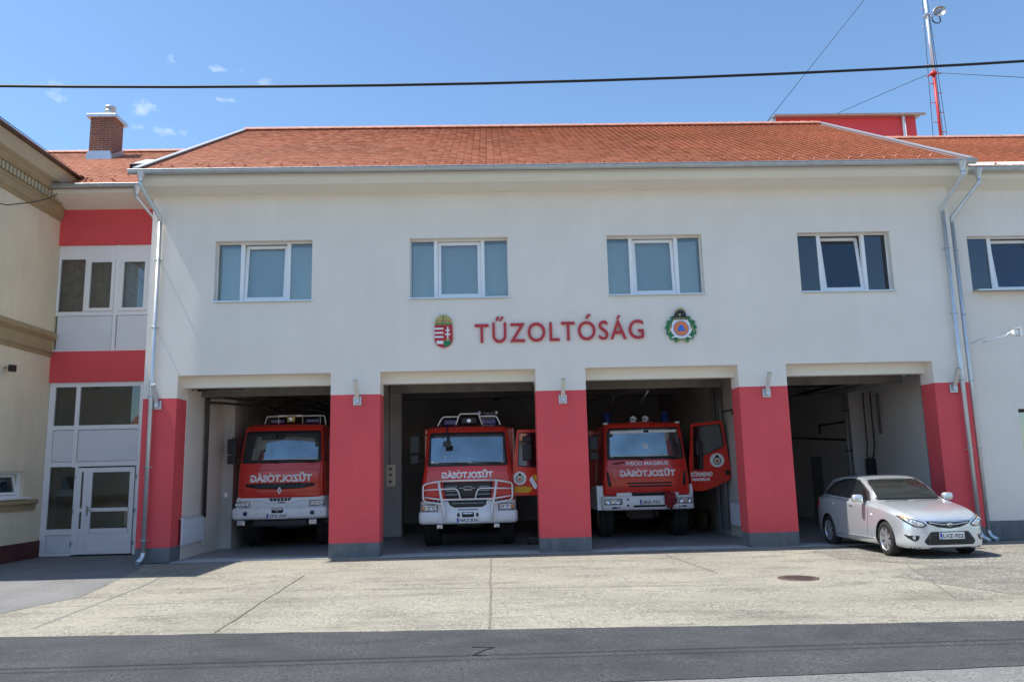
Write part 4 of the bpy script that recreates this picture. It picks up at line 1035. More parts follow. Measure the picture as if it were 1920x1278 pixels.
# ---------------------------------------------------------------- engine in the first bay (winch bumper with blue lenses)
def engine_winch():
    t = thing('fire_engine', (-5.56, 2.5, 0), 'red fire engine with diamond badge and two blue lenses on its white bumper, leftmost bay', 'fire engine', 'fire engines parked in the open bays')
    mb = MB()
    loft_rings(mb, [(1.30, 1.125, .06, 2.0, .14, .05), (1.36, 1.13, .04, 2.0, .14, .05), (1.9, 1.12, .05, 2.0, .15, .06), (2.14, 1.11, .08, 2.0, .10, .07), (2.22, 1.10, .10, 2.0, .09, .08), (2.6, 1.075, .18, 2.0, .08, .09), (3.02, 1.04, .27, 2.0, .08, .09), (3.07, 1.035, .27, 2.0, .08, .09), (3.16, 1.02, .32, 2.0, .09, .09), (3.22, .98, .42, 1.98, .12, .09), (3.25, .82, .6, 1.9, .12, .08), (3.255, .5, .9, 1.7, .1, .0)])
    cab = mb.build('cab', 'fire_red', t)
    mb = MB()
    loft_rings(mb, [(.76, 1.17, .07, .62, .1, .04), (.79, 1.22, .0, .62, .1, .05), (.84, 1.23, -.02, .62, .1, .05), (1.02, 1.23, -.02, .62, .1, .05), (1.05, 1.21, .0, .62, .1, .05), (1.07, 1.17, .04, 1.0, .1, .05), (1.28, 1.15, .045, 1.0, .1, .05), (1.34, 1.13, .07, 1.0, .1, .05)])
    bm_ = mb.build('bumper', 'truck_white', t)
    S = Surf([cab, bm_])
    panel(t, 'screen_surround', 'black_plastic', S, [(-1.045, 2.20), (1.045, 2.20), (.985, 3.05), (-.985, 3.05)], .003, .012, .10, .08)
    ws = panel(t, 'windscreen', 'truck_screen', S, [(-.82, 2.26), (.97, 2.26), (.93, 2.88), (.86, 2.93), (-.66, 2.93), (-.72, 2.88)], .010, .008, .10, .05)
    panel(ws, 'interior_mirror', 'emb_black', S, [(-.16, 2.86), (.06, 2.86), (.09, 2.94), (-.19, 2.94)], .014, .006)
    wipers(t, S, 2.24, [(-.05, -.86, .03), (.86, .06, .03)])
    mb = MB(); S.line(mb, [(-.60, 2.30), (-.48, 2.52)], .010, .016); S.shape(mb, circle2d(-.46, 2.54, .03, 10), .02, .01); mb.build('antenna', 'emb_black', t)
    lettering(t, 'TŰZOLTÓSÁG', 'reflect_white', S, .02, 1.725, 1.60, .172, True, .045)
    gr = panel(t, 'grille', 'dark_metal', S, [(-.92, 1.665), (-.5, 1.68), (.5, 1.68), (.92, 1.665), (.88, 1.60), (.55, 1.54), (.0, 1.52), (-.55, 1.54), (-.88, 1.60)], .008, .02, .1, .03)
    bd = MB(); V, F = fill2d([(0, 1.40), (.062, 1.495), (0, 1.59), (-.062, 1.495)], [(0, 1.455), (.024, 1.495), (0, 1.535), (-.024, 1.495)]); S.put(bd, V, F, .035, .03); bd.build('badge', 'paper_white', t)
    mb = MB()
    for z in (2.02, 1.44): S.line(mb, [(-.95, z), (.95, z)], .005, .001)
    for s in (-1, 1): S.line(mb, [(s*.98, 1.40), (s*.97, 2.02)], .005, .001)
    mb.build('panel_gap', 'fire_red_dark', t)
    panel(t, 'vent', 'dark_metal', S, [(-.30, 1.30), (.32, 1.30), (.25, 1.225), (-.23, 1.225)], .006, .012)
    for i in range(6): panel(t, 'vent_bar', 'truck_white', S, [(-.26+.09*i, 1.23), (-.235+.09*i, 1.23), (-.245+.095*i, 1.295), (-.27+.095*i, 1.295)], .009, .006)
    panel(t, 'slot', 'emb_black', S, [(-.05, 1.165), (.15, 1.165), (.13, 1.20), (-.03, 1.20)], .006, .01, .1, .01)
    mb = MB(); S.line(mb, [(-.68, 1.22), (-.45, 1.23), (-.30, 1.17), (.35, 1.17), (.5, 1.22), (.72, 1.23)], .007, .002); mb.build('panel_gap', 'zinc', t)
    headlamp(t, S, -1.15, -.76, 1.075, 1.235, 4); headlamp(t, S, .76, 1.15, 1.075, 1.235, 4)
    panel(t, 'winch_opening', 'emb_black', S, [(-.18, .925), (.12, .925), (.12, 1.045), (-.18, 1.045)], .006, .012, .1, .04)
    mb = MB(); mb.bbox(-.05, -.01, -.05, -.02, .95, 1.02, .005); mb.build('hook', 'steel', t)
    for x in (-.86, .86): panel(t, 'blue_light', 'blue_lens', S, [(x-.05, .87), (x+.05, .87), (x+.05, .97), (x-.05, .97)], .02, .03, .1, .02)
    for x, z in ((-.57, 1.03), (-.57, .92), (.55, 1.03), (.55, .92), (-1.08, .92), (1.08, .92)): panel(t, 'bolt', 'zinc', S, circle2d(x, z, .017, 8), .008, .01)
    plate(t, 'JZX-747', -.03, .845, -.032)
    for x in (-.99, .86):
        mb = MB(); mb.bbox(x-.10, x+.10, .08, .16, .62, .74, .01); mb.build('fog_lamp', 'headlamp', t)
    mb = MB(); mb.bbox(-.7, .7, .12, .3, .60, .74, .02); mb.tube([(-1.08, .15, .56), (-1.0, .10, .60), (1.0, .10, .60), (1.08, .15, .56)], .016, 6); mb.build('underrun_bar', 'dark_metal', t)
    mb = MB(); mb.tube([(-.60, .62, 3.22), (-.545, .62, 3.43), (-.52, .62, 3.46), (.98, .62, 3.46), (1.02, .62, 3.43), (1.05, .62, 3.2)], .017, 6); mb.box(-.22, .42, .59, .62, 3.44, 3.485)
    for x in (-.22, .42, .9): mb.cyl((x, .62, 3.22), (x, .62, 3.46), .010, 5)
    mb.build('roof_rack', 'truck_white', t)
    mb = MB(); mb.bbox(.03, .24, .50, .60, 3.29, 3.46, .02); l_ = mb.build('work_lamp', 'gold', t); mb = MB(); mb.revolve([(.05, 0), (.055, -.02), (.03, -.01), (0, -.005)], 'Y', (.135, .50, 3.375), 16); mb.build('lens', 'chrome', l_)
    for a, b in ((-.50, -.1), (.45, .85)):
        mb = MB(); mb.bbox(a, b, .8, 1.0, 3.27, 3.40, .03); mb.build('beacon', 'blue_lens', t)
    mirror(t, -1.33, .25, 2.46, 2.86, -1); mirror(t, 1.33, .25, 2.46, 2.86, 1)
    for x, y in ((-.96, 1.5), (.96, 1.5), (-.96, 5.3), (.96, 5.3)): truck_wheel(t, x, y, .54, .40, 1 if x > 0 else -1)
    black_guard(t, 1.5, 0, .72, 1.2, .60, .56)
    superstructure(t, 1.23, .95, 3.10, 2.15, 7.4)
    return t
# ---------------------------------------------------------------- engine in the third bay (open driver's door)
def engine_door():
    t = thing('fire_engine', (4.10, 2.75, 0), 'red fire engine with its lettered cab door wide open, red bag on the bumper', 'fire engine', 'fire engines parked in the open bays'); t.scale = (1.04, 1, 1)
    mb = MB()
    loft_rings(mb, [(1.14, 1.12, .10, 1.9, .10, .04), (1.20, 1.125, .06, 1.9, .10, .04), (1.62, 1.11, .04, 1.9, .11, .05), (2.0, 1.085, .06, 1.9, .12, .05), (2.10, 1.07, .08, 1.9, .12, .06), (2.5, 1.045, .14, 1.9, .12, .06), (2.90, 1.02, .21, 1.9, .12, .06), (2.94, 1.015, .22, 1.9, .12, .06), (3.03, 1.0, .26, 1.9, .12, .06), (3.08, .96, .36, 1.88, .12, .06), (3.10, .85, .5, 1.8, .1, .05), (3.105, .5, .9, 1.7, .1, .0)])
    cab = mb.build('cab', 'fire_red', t)
    mb = MB()
    loft_rings(mb, [(.76, 1.12, .05, .5, .07, .02), (.79, 1.165, .0, .5, .07, .02), (.88, 1.17, -.01, .5, .07, .02), (1.10, 1.17, -.01, .5, .07, .02), (1.13, 1.15, .02, .5, .07, .02)])
    mb.bbox(-.80, -.40, .0, .15, 1.12, 1.22, .02); mb.bbox(.60, .80, .0, .15, 1.12, 1.20, .02)
    bm_ = mb.build('bumper', 'truck_white', t)
    S = Surf([cab, bm_])
    for s in (-1, 1):
        mb = MB(); mb.prism([(.14, .77), (1.75, .77), (1.75, 1.0), (1.5, 1.34), (.34, 1.42), (.22, 1.40)], s*1.10, 1.20 if s > 0 else -1.28, 'X'); mb.build('fender', 'truck_white', t)
    panel(t, 'screen_surround', 'black_plastic', S, [(-1.00, 2.08), (1.00, 2.08), (.955, 2.94), (-.955, 2.94)], .003, .012, .10, .08)
    ws = panel(t, 'windscreen', 'truck_screen', S, [(-.94, 2.14), (.95, 2.14), (.90, 2.90), (-.89, 2.90)], .009, .008, .10, .07)
    V, F = fill2d(circle2d(.02, 2.44, .065, 20), circle2d(.02, 2.44, .035, 20)); mb = MB(); S.put(mb, V, F, .013, .004); S.shape(mb, [(.005, 2.395), (.035, 2.395), (.035, 2.485), (.005, 2.485)], .014, .004); S.shape(mb, [(-.025, 2.425), (.065, 2.425), (.065, 2.455), (-.025, 2.455)], .0145, .004); mb.build('sticker', 'screen_sticker', ws)
    panel(ws, 'sticker', 'screen_sticker', S, circle2d(-.86, 2.18, .035, 12, .025), .013, .004)
    panel(ws, 'interior_mirror', 'emb_black', S, [(.0, 2.80), (.13, 2.80), (.13, 2.87), (.0, 2.87)], .014, .006)
    panel(ws, 'sun_strip', 'curtain_light', S, [(-.86, 2.78), (.86, 2.80), (.88, 2.87), (-.87, 2.87)], .012, .004, .1, .02)
    wipers(t, S, 2.11, [(-.05, -.82, .05), (.80, .10, .03)])
    lettering(t, 'IVECO MAGIRUS', 'reflect_white', S, .03, 1.935, 1.10, .095, False, .035)
    lettering(t, 'TŰZOLTÓSÁG', 'reflect_white', S, .03, 1.645, 1.44, .152, True, .045)
    mb = MB(); S.line(mb, [(-.96, 1.88), (-.5, 1.87), (.6, 1.87), (1.0, 1.89)], .006, .001); S.line(mb, [(-.92, 1.84), (-.72, 1.22)], .006, .001); S.line(mb, [(.92, 1.84), (.76, 1.22)], .006, .001); mb.build('panel_gap', 'fire_red_dark', t)
    mb = MB(); S.line(mb, [(-.85, 1.98), (-.68, 1.99), (-.62, 2.02), (-.55, 2.0)], .018, .02); mb.build('grab_handle', 'emb_black', t)
    for z, a, b in ((1.46, -.48, .62), (1.385, -.44, .62)): panel(t, 'grille_slot', 'emb_black', S, [(a, z-.022), (b, z-.022), (b+.04, z+.018), (a-.05, z+.018)], .006, .01, .1, .015)
    panel(t, 'grille', 'emb_black', S, [(-.42, 1.135), (.55, 1.135), (.55, 1.215), (-.44, 1.215)], .008, .02, .1, .01)
    for s in (-1, 1): panel(t, 'side_vent', 'emb_black', S, [(s*1.0, 1.40), (s*.905, 1.36), (s*.94, 1.58), (s*.985, 1.80), (s*1.02, 1.74)], .008, .015, .08, .02)
    headlamp(t, S, -1.12, -.66, .905, 1.065, 2, None); headlamp(t, S, .72, 1.14, .905, 1.065, 2, None)
    for x, z, w_, h_ in ((-.52, 1.04, .03, .03), (-.52, .88, .035, .035), (.50, .88, .035, .035), (-.86, .83, .08, .03), (-.74, .835, .03, .02), (.80, .84, .03, .02), (.92, .84, .07, .025), (1.0, 1.04, .02, .02)): panel(t, 'fixing', 'emb_black', S, circle2d(x, z, w_, 12, h_*.8), .006, .01)
    panel(t, 'step_slot', 'emb_black', S, [(-.40, .835), (.44, .835), (.44, .885), (-.36, .89)], .006, .012, .1, .02)
    plate(t, 'JBZ-751', .05, .965, -.022)
    mb = MB(); mb.bbox(.42, .72, -.16, -.03, .88, 1.20, .05); mb.bbox(.47, .64, -.13, -.04, .80, .90, .03); mb.bbox(.44, .70, -.175, -.15, 1.02, 1.18, .01)
    bag = mb.build('canvas_bag', 'red_canvas', None); bag.location = t.location; bag.name = 'canvas_bag'; tag(bag, 'small dark red canvas bag hanging on the white bumper beside the number plate', 'bag')
    mb = MB(); mb.cyl((.57, -.03, .70), (.57, -.03, .85), .03, 8); mb.bbox(.52, .62, -.04, .02, .80, .86, .01); mb.build('tow_hook', 'emb_black', t)
    for x in (-.96, .94):
        h = 3.065; mb = MB(); mb.bbox(x-.06, x+.06, .36, .46, 3.045, 3.095, .015); mb.build('marker_lamp', 'paper_white', t)
    for x in (-.86, .70):
        mb = MB(); mb.revolve([(.0, .30), (.08, .29), (.10, .26), (.105, .03), (.11, 0)], 'Z', (x, .75, 3.10), 20); mb.build('beacon', 'blue_lens', t)
    for x in (-.20, .12):
        mb = MB(); mb.revolve([(.075, 0), (.085, -.01), (.07, .02), (.03, .06), (.02, .3)], 'Y', (x, .50, 3.19), 18); mb.bbox(x-.05, x+.05, .55, .75, 3.08, 3.15, .01); mb.build('horn', 'chrome', t)
    mb = MB(); mb.bbox(-.35, .3, .48, .8, 3.07, 3.115, .01); mb.build('roof_panel', 'fire_red', t)
    mirror(t, -1.30, .35, 2.35, 2.75, -1)
    # open door: its outer face looks forward
    d = open_door(t, 1.17, .35, radians(3), [(.02, 1.22), (.34, 1.20), (.66, 1.30), (1.10, 1.50), (1.13, 1.62), (.98, 3.06), (.90, 3.10), (.13, 3.02), (.02, 1.9)], [(.13, 1.78), (.38, 1.78), (.40, 2.16), (.62, 2.24), (.98, 2.40), (.91, 3.00), (.18, 2.94)])
    emblem_disc(d, lambda x, z, dd: (.77+x, -.004+dd, 2.02+z), .19)
    for txt, cx, z, w_, h_ in (('KÖRMEND', .34, 1.60, .58, .11), ('MAGIRUS', .31, 1.48, .48, .075)):
        V, F = text_fit(txt, cx, z, w_, h_, bold=.05); mb = MB(); extrude2d(mb, V, F, lambda x, z, dd: (x, -.004+dd, z), .004); mb.build('lettering', 'reflect_white', d, fix=False)
    mb = MB(); mb.bbox(.97, 1.10, -.015, .01, 1.62, 1.75, .01); mb.build('handle', 'emb_black', d)
    mb = MB(); mb.bbox(.18, .36, -.20, -.08, 2.15, 2.55, .03); mb.tube([(.1, -.02, 2.6), (.27, -.14, 2.6), (.27, -.14, 2.1)], .014, 6); mb.build('mirror', 'black_plastic', d)
    for x, y in ((-.98, 1.15), (.98, 1.15), (-.98, 4.8), (.98, 4.8)): truck_wheel(t, x, y, .53, .36, 1 if x > 0 else -1)
    superstructure(t, 1.22, .95, 3.0, 2.1, 6.9)
    return t
engine_bullbar(); engine_winch(); engine_door()
# ================================================================== CAR
def car():
    t = thing('parked_car', (8.80, -2.2, -.012), 'silver hatchback parked half out of the rightmost bay', 'car', rz=radians(2.2), scale=1.0); t.scale = (1.0, .94, 1.07)
    # stations: y, half width at widest, sill z, widest z, shoulder z, shoulder x, glass base x, glass base z, rail x, rail z, top z
    ST = [
     (-.86, .20, .26, .45, .62, .18, .14, .64, .08, .66, .665),
     (-.845, .42, .195, .42, .63, .38, .30, .665, .16, .685, .695),
     (-.80, .60, .175, .42, .65, .56, .46, .70, .26, .725, .735),
     (-.70, .735, .17, .42, .68, .70, .58, .745, .34, .775, .785),
     (-.52, .825, .17, .43, .73, .79, .66, .805, .40, .835, .845),
     (-.25, .868, .17, .46, .80, .835, .70, .87, .43, .90, .905),
     (.05, .885, .17, .50, .86, .85, .715, .925, .45, .95, .955),
     (.32, .888, .17, .52, .90, .855, .73, .965, .48, .985, .99),
     (.46, .888, .17, .53, .915, .858, .76, .985, .58, 1.005, 1.01),
     (.62, .888, .17, .54, .925, .86, .785, .99, .66, 1.09, 1.115),
     (.90, .888, .17, .55, .935, .862, .80, .985, .635, 1.245, 1.27),
     (1.20, .888, .17, .56, .945, .864, .805, .985, .605, 1.375, 1.405),
     (1.42, .888, .17, .56, .95, .866, .81, .99, .585, 1.43, 1.46),
     (1.75, .888, .17, .57, .96, .866, .81, 1.00, .575, 1.455, 1.485),
     (2.20, .888, .17, .58, .975, .866, .81, 1.02, .57, 1.45, 1.48),
     (2.65, .886, .17, .60, .99, .862, .80, 1.045, .56, 1.418, 1.45),
     (3.00, .875, .21, .62, 1.00, .845, .77, 1.06, .545, 1.365, 1.40),
     (3.18, .855, .23, .63, 1.00, .82, .73, 1.05, .55, 1.25, 1.28),
     (3.32, .82, .26, .63, .96, .78, .68, .99, .54, 1.06, 1.08),
     (3.40, .72, .30, .62, .90, .68, .60, .94, .45, .97, .98),
     (3.43, .50, .36, .60, .80, .46, .40, .84, .28, .86, .87)]
    def interp(y):
        ys = [s[0] for s in ST]; k = max(0, min(len(ys)-2, next((i for i in range(len(ys)-1) if y <= ys[i+1]), len(ys)-2)))
        t0 = (y-ys[k])/(ys[k+1]-ys[k]); out = []
        for j in range(1, 11):
            p1, p2 = ST[k][j], ST[k+1][j]; p0 = ST[max(0, k-1)][j]; p3 = ST[min(len(ST)-1, k+2)][j]
            h = ys[k+1]-ys[k]; m1 = (p2-p0)/(ys[k+1]-ys[max(0, k-1)])*h; m2 = (p3-p1)/(ys[min(len(ys)-1, k+2)]-ys[k])*h
            # limit overshoot
            dlt = p2-p1; m1 = max(min(m1, 3*abs(dlt)), -3*abs(dlt)); m2 = max(min(m2, 3*abs(dlt)), -3*abs(dlt))
            t2, t3 = t0*t0, t0**3
            out.append((2*t3-3*t2+1)*p1+(t3-2*t2+t0)*m1+(-2*t3+3*t2)*p2+(t3-t2)*m2)
        return out
    def section(y):
        w, zs, zw, zsh, xsh, xg, zg, xr, zr, zt = interp(y)
        key = [(0, zs), (w*.55, zs), (w*.90, zs+.01), (w*.975, zs+.06), (w*.995, (zs+zw)*.5), (w, zw), (w*.997, zw+(zsh-zw)*.45), ((w+xsh)*.5, zsh-.03), (xsh, zsh), (xg+(xsh-xg)*.35, zg-.012), (xg, zg), (xg+(xr-xg)*.33, zg+(zr-zg)*.36), (xg+(xr-xg)*.68, zg+(zr-zg)*.72), (xr, zr), (xr*.85, zr+(zt-zr)*.45), (xr*.5, zr+(zt-zr)*.85), (0, zt)]
        # smooth resample
        out = []
        for i in range(len(key)-1):
            p0 = key[max(0, i-1)]; p1 = key[i]; p2 = key[i+1]; p3 = key[min(len(key)-1, i+2)]
            for q in (0, .5):
                o = []
                for a in (0, 1):
                    v = .5*((2*p1[a])+(-p0[a]+p2[a])*q*.8+(2*p0[a]-5*p1[a]+4*p2[a]-p3[a])*q*q*.8+(-p0[a]+3*p1[a]-3*p2[a]+p3[a])*q**3*.8) if q else p1[a]
                    if q: v = v*.8+((p1[a]+p2[a])/2)*.2 if False else ((p1[a]+p2[a])/2*.5+.5*(.5*(2*p1[a]+(-p0[a]+p2[a])*q+(2*p0[a]-5*p1[a]+4*p2[a]-p3[a])*q*q+(-p0[a]+3*p1[a]-3*p2[a]+p3[a])*q**3)))
                    o.append(v)
                out.append(tuple(o))
        out.append(key[-1]); return out
    ys = []; y = -.86
    for k in range(len(ST)-1):
        n = max(1, int(round((ST[k+1][0]-ST[k][0])/.06)))
        n = max(n, 2)
        for j in range(n): ys.append(ST[k][0]+(ST[k+1][0]-ST[k][0])*j/n)
    ys.append(ST[-1][0])
    mb = MB(); vs = []; fs = []; ring = None
    for y in ys:
        s = section(y); full = [(x, y, z) for x, z in s]+[(-x, y, z) for x, z in s[-2:0:-1]]
        n = len(full); vs += full
    for k in range(len(ys)-1):
        for i in range(n): fs.append((k*n+i, k*n+(i+1) % n, (k+1)*n+(i+1) % n, (k+1)*n+i))
    fs.append(tuple(range(n))); fs.append(tuple(range((len(ys)-1)*n, len(ys)*n))[::-1])
    mb.add(vs, fs, 0, True); body = mb.build('body', 'silver_paint', t)
    S = Surf([body])
    # wheel arches
    cut = MB()
    for y in (0, 2.65):
        for s in (-1, 1): cut.cyl((s*.60, y, .315), (s*1.1, y, .315), .365, 40)
    co = cut.build('arch_cut', 'black_plastic', t)
    for ob in (body, co):
        bm = bmesh.new(); bm.from_mesh(ob.data); bmesh.ops.remove_doubles(bm, verts=bm.verts, dist=1e-4); bmesh.ops.triangulate(bm, faces=bm.faces); bmesh.ops.recalc_face_normals(bm, faces=bm.faces); bm.to_mesh(ob.data); bm.free()
    md = body.modifiers.new('arches', 'BOOLEAN'); md.object = co; md.operation = 'DIFFERENCE'; md.solver = 'EXACT'
    bpy.context.view_layer.update()
    dg = bpy.context.evaluated_depsgraph_get(); me = bpy.data.meshes.new_from_object(body.evaluated_get(dg))
    body.modifiers.clear(); old = body.data; body.data = me; bpy.data.meshes.remove(old); bpy.data.objects.remove(co)
    me.materials.clear(); me.materials.append(M['silver_paint']); me.materials.append(M['black_plastic'])
    for p in me.polygons:
        c = p.center; 
        inside = any(abs(math.hypot(c.y-yy, c.z-.315)-.365) < .012 and abs(p.normal.x) < .5 or (abs(abs(c.x)-.60) < .01 and abs(p.normal.x) > .9) for yy in (0, 2.65))
        p.material_index = 1 if inside else 0
        p.use_smooth = not inside
    try: me.set_sharp_from_angle(angle=radians(35))
    except Exception: pass
    def P(name, m, outline, off=.004, thick=.010, r=.03, view='front', side=-1, parent=None, res=.05, hole=None):
        mb = MB(); S.shape(mb, rounded(outline, r) if r else outline, off, thick, view, side, res=res, hole=hole); return mb.build(name, m, parent or t)
    # glass
    P('window_trim', 'black_plastic', [(-.72, 1.01), (.72, 1.01), (.585, 1.395), (.49, 1.42), (-.49, 1.42), (-.585, 1.395)], .002, .01, .03)
    P('windscreen', 'car_screen', [(-.69, 1.025), (.69, 1.025), (.565, 1.38), (.47, 1.405), (-.47, 1.405), (-.565, 1.38)], .006, .006, .03)
    for s in (-1, 1):
        P('window_trim', 'black_plastic', [(.66, 1.0), (1.0, 1.0), (2.93, 1.085), (2.97, 1.14), (2.70, 1.335), (2.2, 1.41), (1.75, 1.425), (1.42, 1.40), (1.15, 1.30), (.85, 1.16)], .002, .008, .02, 'side', s)
        P('side_window', 'car_side_glass', [(.80, 1.025), (1.55, 1.045), (1.60, 1.385), (1.42, 1.375), (1.16, 1.275), (.93, 1.14)], .006, .006, .02, 'side', s)
        P('side_window', 'car_side_glass', [(1.66, 1.05), (2.48, 1.084), (2.54, 1.345), (2.2, 1.385), (1.70, 1.395)], .006, .006, .02, 'side', s)
        P('side_window', 'car_side_glass', [(2.56, 1.09), (2.86, 1.10), (2.89, 1.135), (2.65, 1.31)], .006, .006, .02, 'side', s)
        mb = MB(); S.line(mb, [(.62, .98), (.66, .60), (.74, .26), (1.55, .25), (1.62, .95)], .004, .0, 'side', s); S.line(mb, [(1.62, .25), (2.20, .28), (2.42, .62), (2.58, .80), (2.62, 1.06)], .004, .0, 'side', s); S.line(mb, [(1.60, .24), (1.64, 1.0)], .004, .0, 'side', s); mb.build('door_gap', 'emb_black', t)
        for y in (1.40, 2.38):
            h, d = S.at(y, .90, 'side', s); mb = MB(); mb.bbox(h.x-.02*1, h.x+.02, y-.09, y+.09, .885, .915, .008); mb.build('door_handle', 'silver_paint' if s > 0 else 'silver_paint', t)
        h, d = S.at(.48, .72, 'side', s); mb = MB(); mb.revolve([(.0, .012*s), (.022, .010*s), (.028, 0)], 'X', (h.x, .48, .74), 12); mb.build('indicator', 'paper_white', t)
        mb = MB(); S.line(mb, [(.42, .30), (2.25, .30)], .009, .002, 'side', s); mb.build('sill_moulding', 'silver_paint', t)
        # mirror
        mb = MB(); mb.bbox(-.11, .11, -.07, .09, -.075, .075, .05); mr = mb.build('mirror', 'silver_paint', t, (s*1.0, .80, 1.045)); mr.rotation_euler = (0, 0, s*.15)
        for p in mr.data.polygons: p.use_smooth = True
        mb = MB(); mb.tube([(s*.80, .82, 1.0), (s*.92, .80, 1.0)], .03, 8); mb.build('mirror_stalk', 'black_plastic', mr).matrix_parent_inverse = Matrix.LocRotScale(mr.location, mr.rotation_euler.to_quaternion(), None).inverted()
        # headlight: swept-back lamp
        hl = [(s*.43, .60), (s*.50, .555), (s*.66, .57), (s*.775, .66), (s*.825, .76), (s*.80, .765), (s*.66, .715), (s*.50, .66)]
        h = P('headlight', 'emb_black', hl, .006, .012, .02, res=.025)
        ins = [(s*.46, .60), (s*.52, .572), (s*.65, .587), (s*.755, .67), (s*.80, .742), (s*.66, .70), (s*.52, .645)]
        P('reflector', 'headlamp', ins, .013, .008, .02, parent=h, res=.025)
        for cx, cz, rr in ((s*.53, .607, .034), (s*.62, .638, .042), (s*.71, .69, .032)):
            hh, d = S.at(cx, cz)
            if hh: mb = MB(); mb.revolve([(rr, 0), (rr, -.012), (rr*.6, -.016), (0, -.02)], 'Y', (cx, hh.y-.013, cz), 16); o_ = mb.build('lamp', 'chrome', h)
        P('indicator', 'amber', [(s*.745, .70), (s*.80, .752), (s*.785, .755), (s*.70, .715)], .017, .006, None, parent=h, res=.02)
        fg = P('fog_lamp', 'emb_black', [(s*.58, .41), (s*.80, .43), (s*.76, .37), (s*.68, .31), (s*.62, .33)], .006, .01, .02, res=.025)
        hh, d = S.at(s*.67, .375); mb = MB(); mb.revolve([(.036, 0), (.036, -.012), (0, -.016)], 'Y', (s*.67, hh.y-.004, .372), 14); mb.build('lamp', 'headlamp', fg)
        h2, d = S.at(3.3, .8, 'side', s)
        P('tail_light', 'emb_red', [(3.10, .80), (3.30, .78), (3.28, 1.02), (3.14, 1.04)], .004, .01, .02, 'side', s)
    # upper grille: wide V with chrome bar and oval badge
    g = P('grille', 'emb_black', [(-.44, .662), (-.43, .625), (-.22, .555), (0, .53), (.22, .555), (.43, .625), (.44, .662), (.2, .648), (-.2, .648)], .004, .012, .01)
    mb = MB(); S.line(mb, [(-.39, .642), (-.15, .607), (.15, .607), (.39, .642)], .011, .010); mb.build('grille_bar', 'chrome', g)
    V, F = fill2d(circle2d(0, .603, .066, 24, .034), circle2d(0, .603, .052, 24, .024)); mb = MB(); S.put(mb, V, F, .022, .012); mb.build('badge', 'chrome', g)
    mb = MB(); S.line(mb, [(-.026, .585), (-.012, .621)], .006, .024); S.line(mb, [(.012, .585), (.026, .621)], .006, .024); S.line(mb, [(-.018, .600), (.018, .606)], .006, .024); mb.build('badge_letter', 'chrome', g)
    lg = P('lower_grille', 'emb_black', [(-.46, .245), (.46, .245), (.52, .31), (.38, .48), (-.38, .48), (-.52, .31)], .004, .012, .03)
    mb = MB()
    for z in (.275, .31, .345, .38, .415): S.line(mb, [(-.42, z), (.42, z)], .006, .006)
    mb.build('grille_slat', 'black_plastic', lg)
    P('lip', 'black_plastic', [(-.70, .180), (.70, .180), (.72, .205), (-.72, .205)], .006, .02, None)
    plate(t, 'LVZ-922', .02, .405, -.885, w=.50, h=.115)
    mb = MB(); S.line(mb, [(-.80, .76), (-.66, .745), (-.45, .67), (-.40, .665), (.40, .665), (.45, .67), (.66, .745), (.80, .76)], .004, .0); mb.build('bonnet_gap', 'dark_metal', t)
    mb = MB(); S.line(mb, [(-.60, .99), (-.1, 1.0)], .008, .012); S.line(mb, [(.0, .99), (.55, 1.0)], .008, .012); mb.build('wiper', 'emb_black', t)
    mb = MB(); h, d = S.at(0, 2.5, 'top'); mb.tube([(0, 2.75, 1.44), (0, 2.95, 1.56)], .006, 6); mb.build('aerial', 'emb_black', t)
    mb = MB(); mb.box(-.55, .55, .1, 3.2, .16, .21); mb.build('underbody', 'dark_metal', t)
    # wheels
    for y in (0, 2.65):
        for s in (-1, 1):
            R = .317; w = .205; mb = MB()
            mb.revolve([(R*.66, -w/2+.02), (R*.70, -w/2), (R*.94, -w/2+.005), (R, -w/2+.03), (R, w/2-.03), (R*.94, w/2-.005), (R*.70, w/2), (R*.66, w/2-.02)], 'X', (0, 0, 0), 40)
            wh = mb.build('wheel', 'black_rubber', t, (s*.775, y, R))
            rm = MB(); rm.revolve([(R*.68, s*(w/2-.004)), (R*.66, s*(w/2-.012)), (R*.62, s*.03), (R*.60, -s*.05)], 'X', (0, 0, 0), 36); rm.revolve([(0, s*.085), (.045, s*.085), (.06, s*.07), (.06, s*.02)], 'X', (0, 0, 0), 20)
            rm.revolve([(R*.60, -s*.03), (0, -s*.03)], 'X', (0, 0, 0), 28, 1)
            for k in range(7):
                a = 2*pi*k/7; c, sn = cos(a), sin(a)
                v = []
                for rr, hw, xx in ((.045, .030, .082), (R*.40, .034, .078), (R*.655, .052, .088)):
                    for q in (-1, 1):
                        v.append((s*xx, rr*c-q*hw*sn, rr*sn+q*hw*c)); v.append((s*(xx-.02), rr*c-q*hw*sn, rr*sn+q*hw*c))
                rm.add(v, [(0, 2, 6, 4), (4, 6, 10, 8), (1, 5, 7, 3), (5, 9, 11, 7), (0, 4, 5, 1), (4, 8, 9, 5), (2, 3, 7, 6), (6, 7, 11, 10)], 0)
            rm.build('rim', ['alloy', 'dark_metal'], wh)
    return t
mat('car_screen', (.022, .024, .022), .04, coat=.0, spec=.5)
mat('car_side_glass', (.012, .013, .014), .03, coat=1)
car()
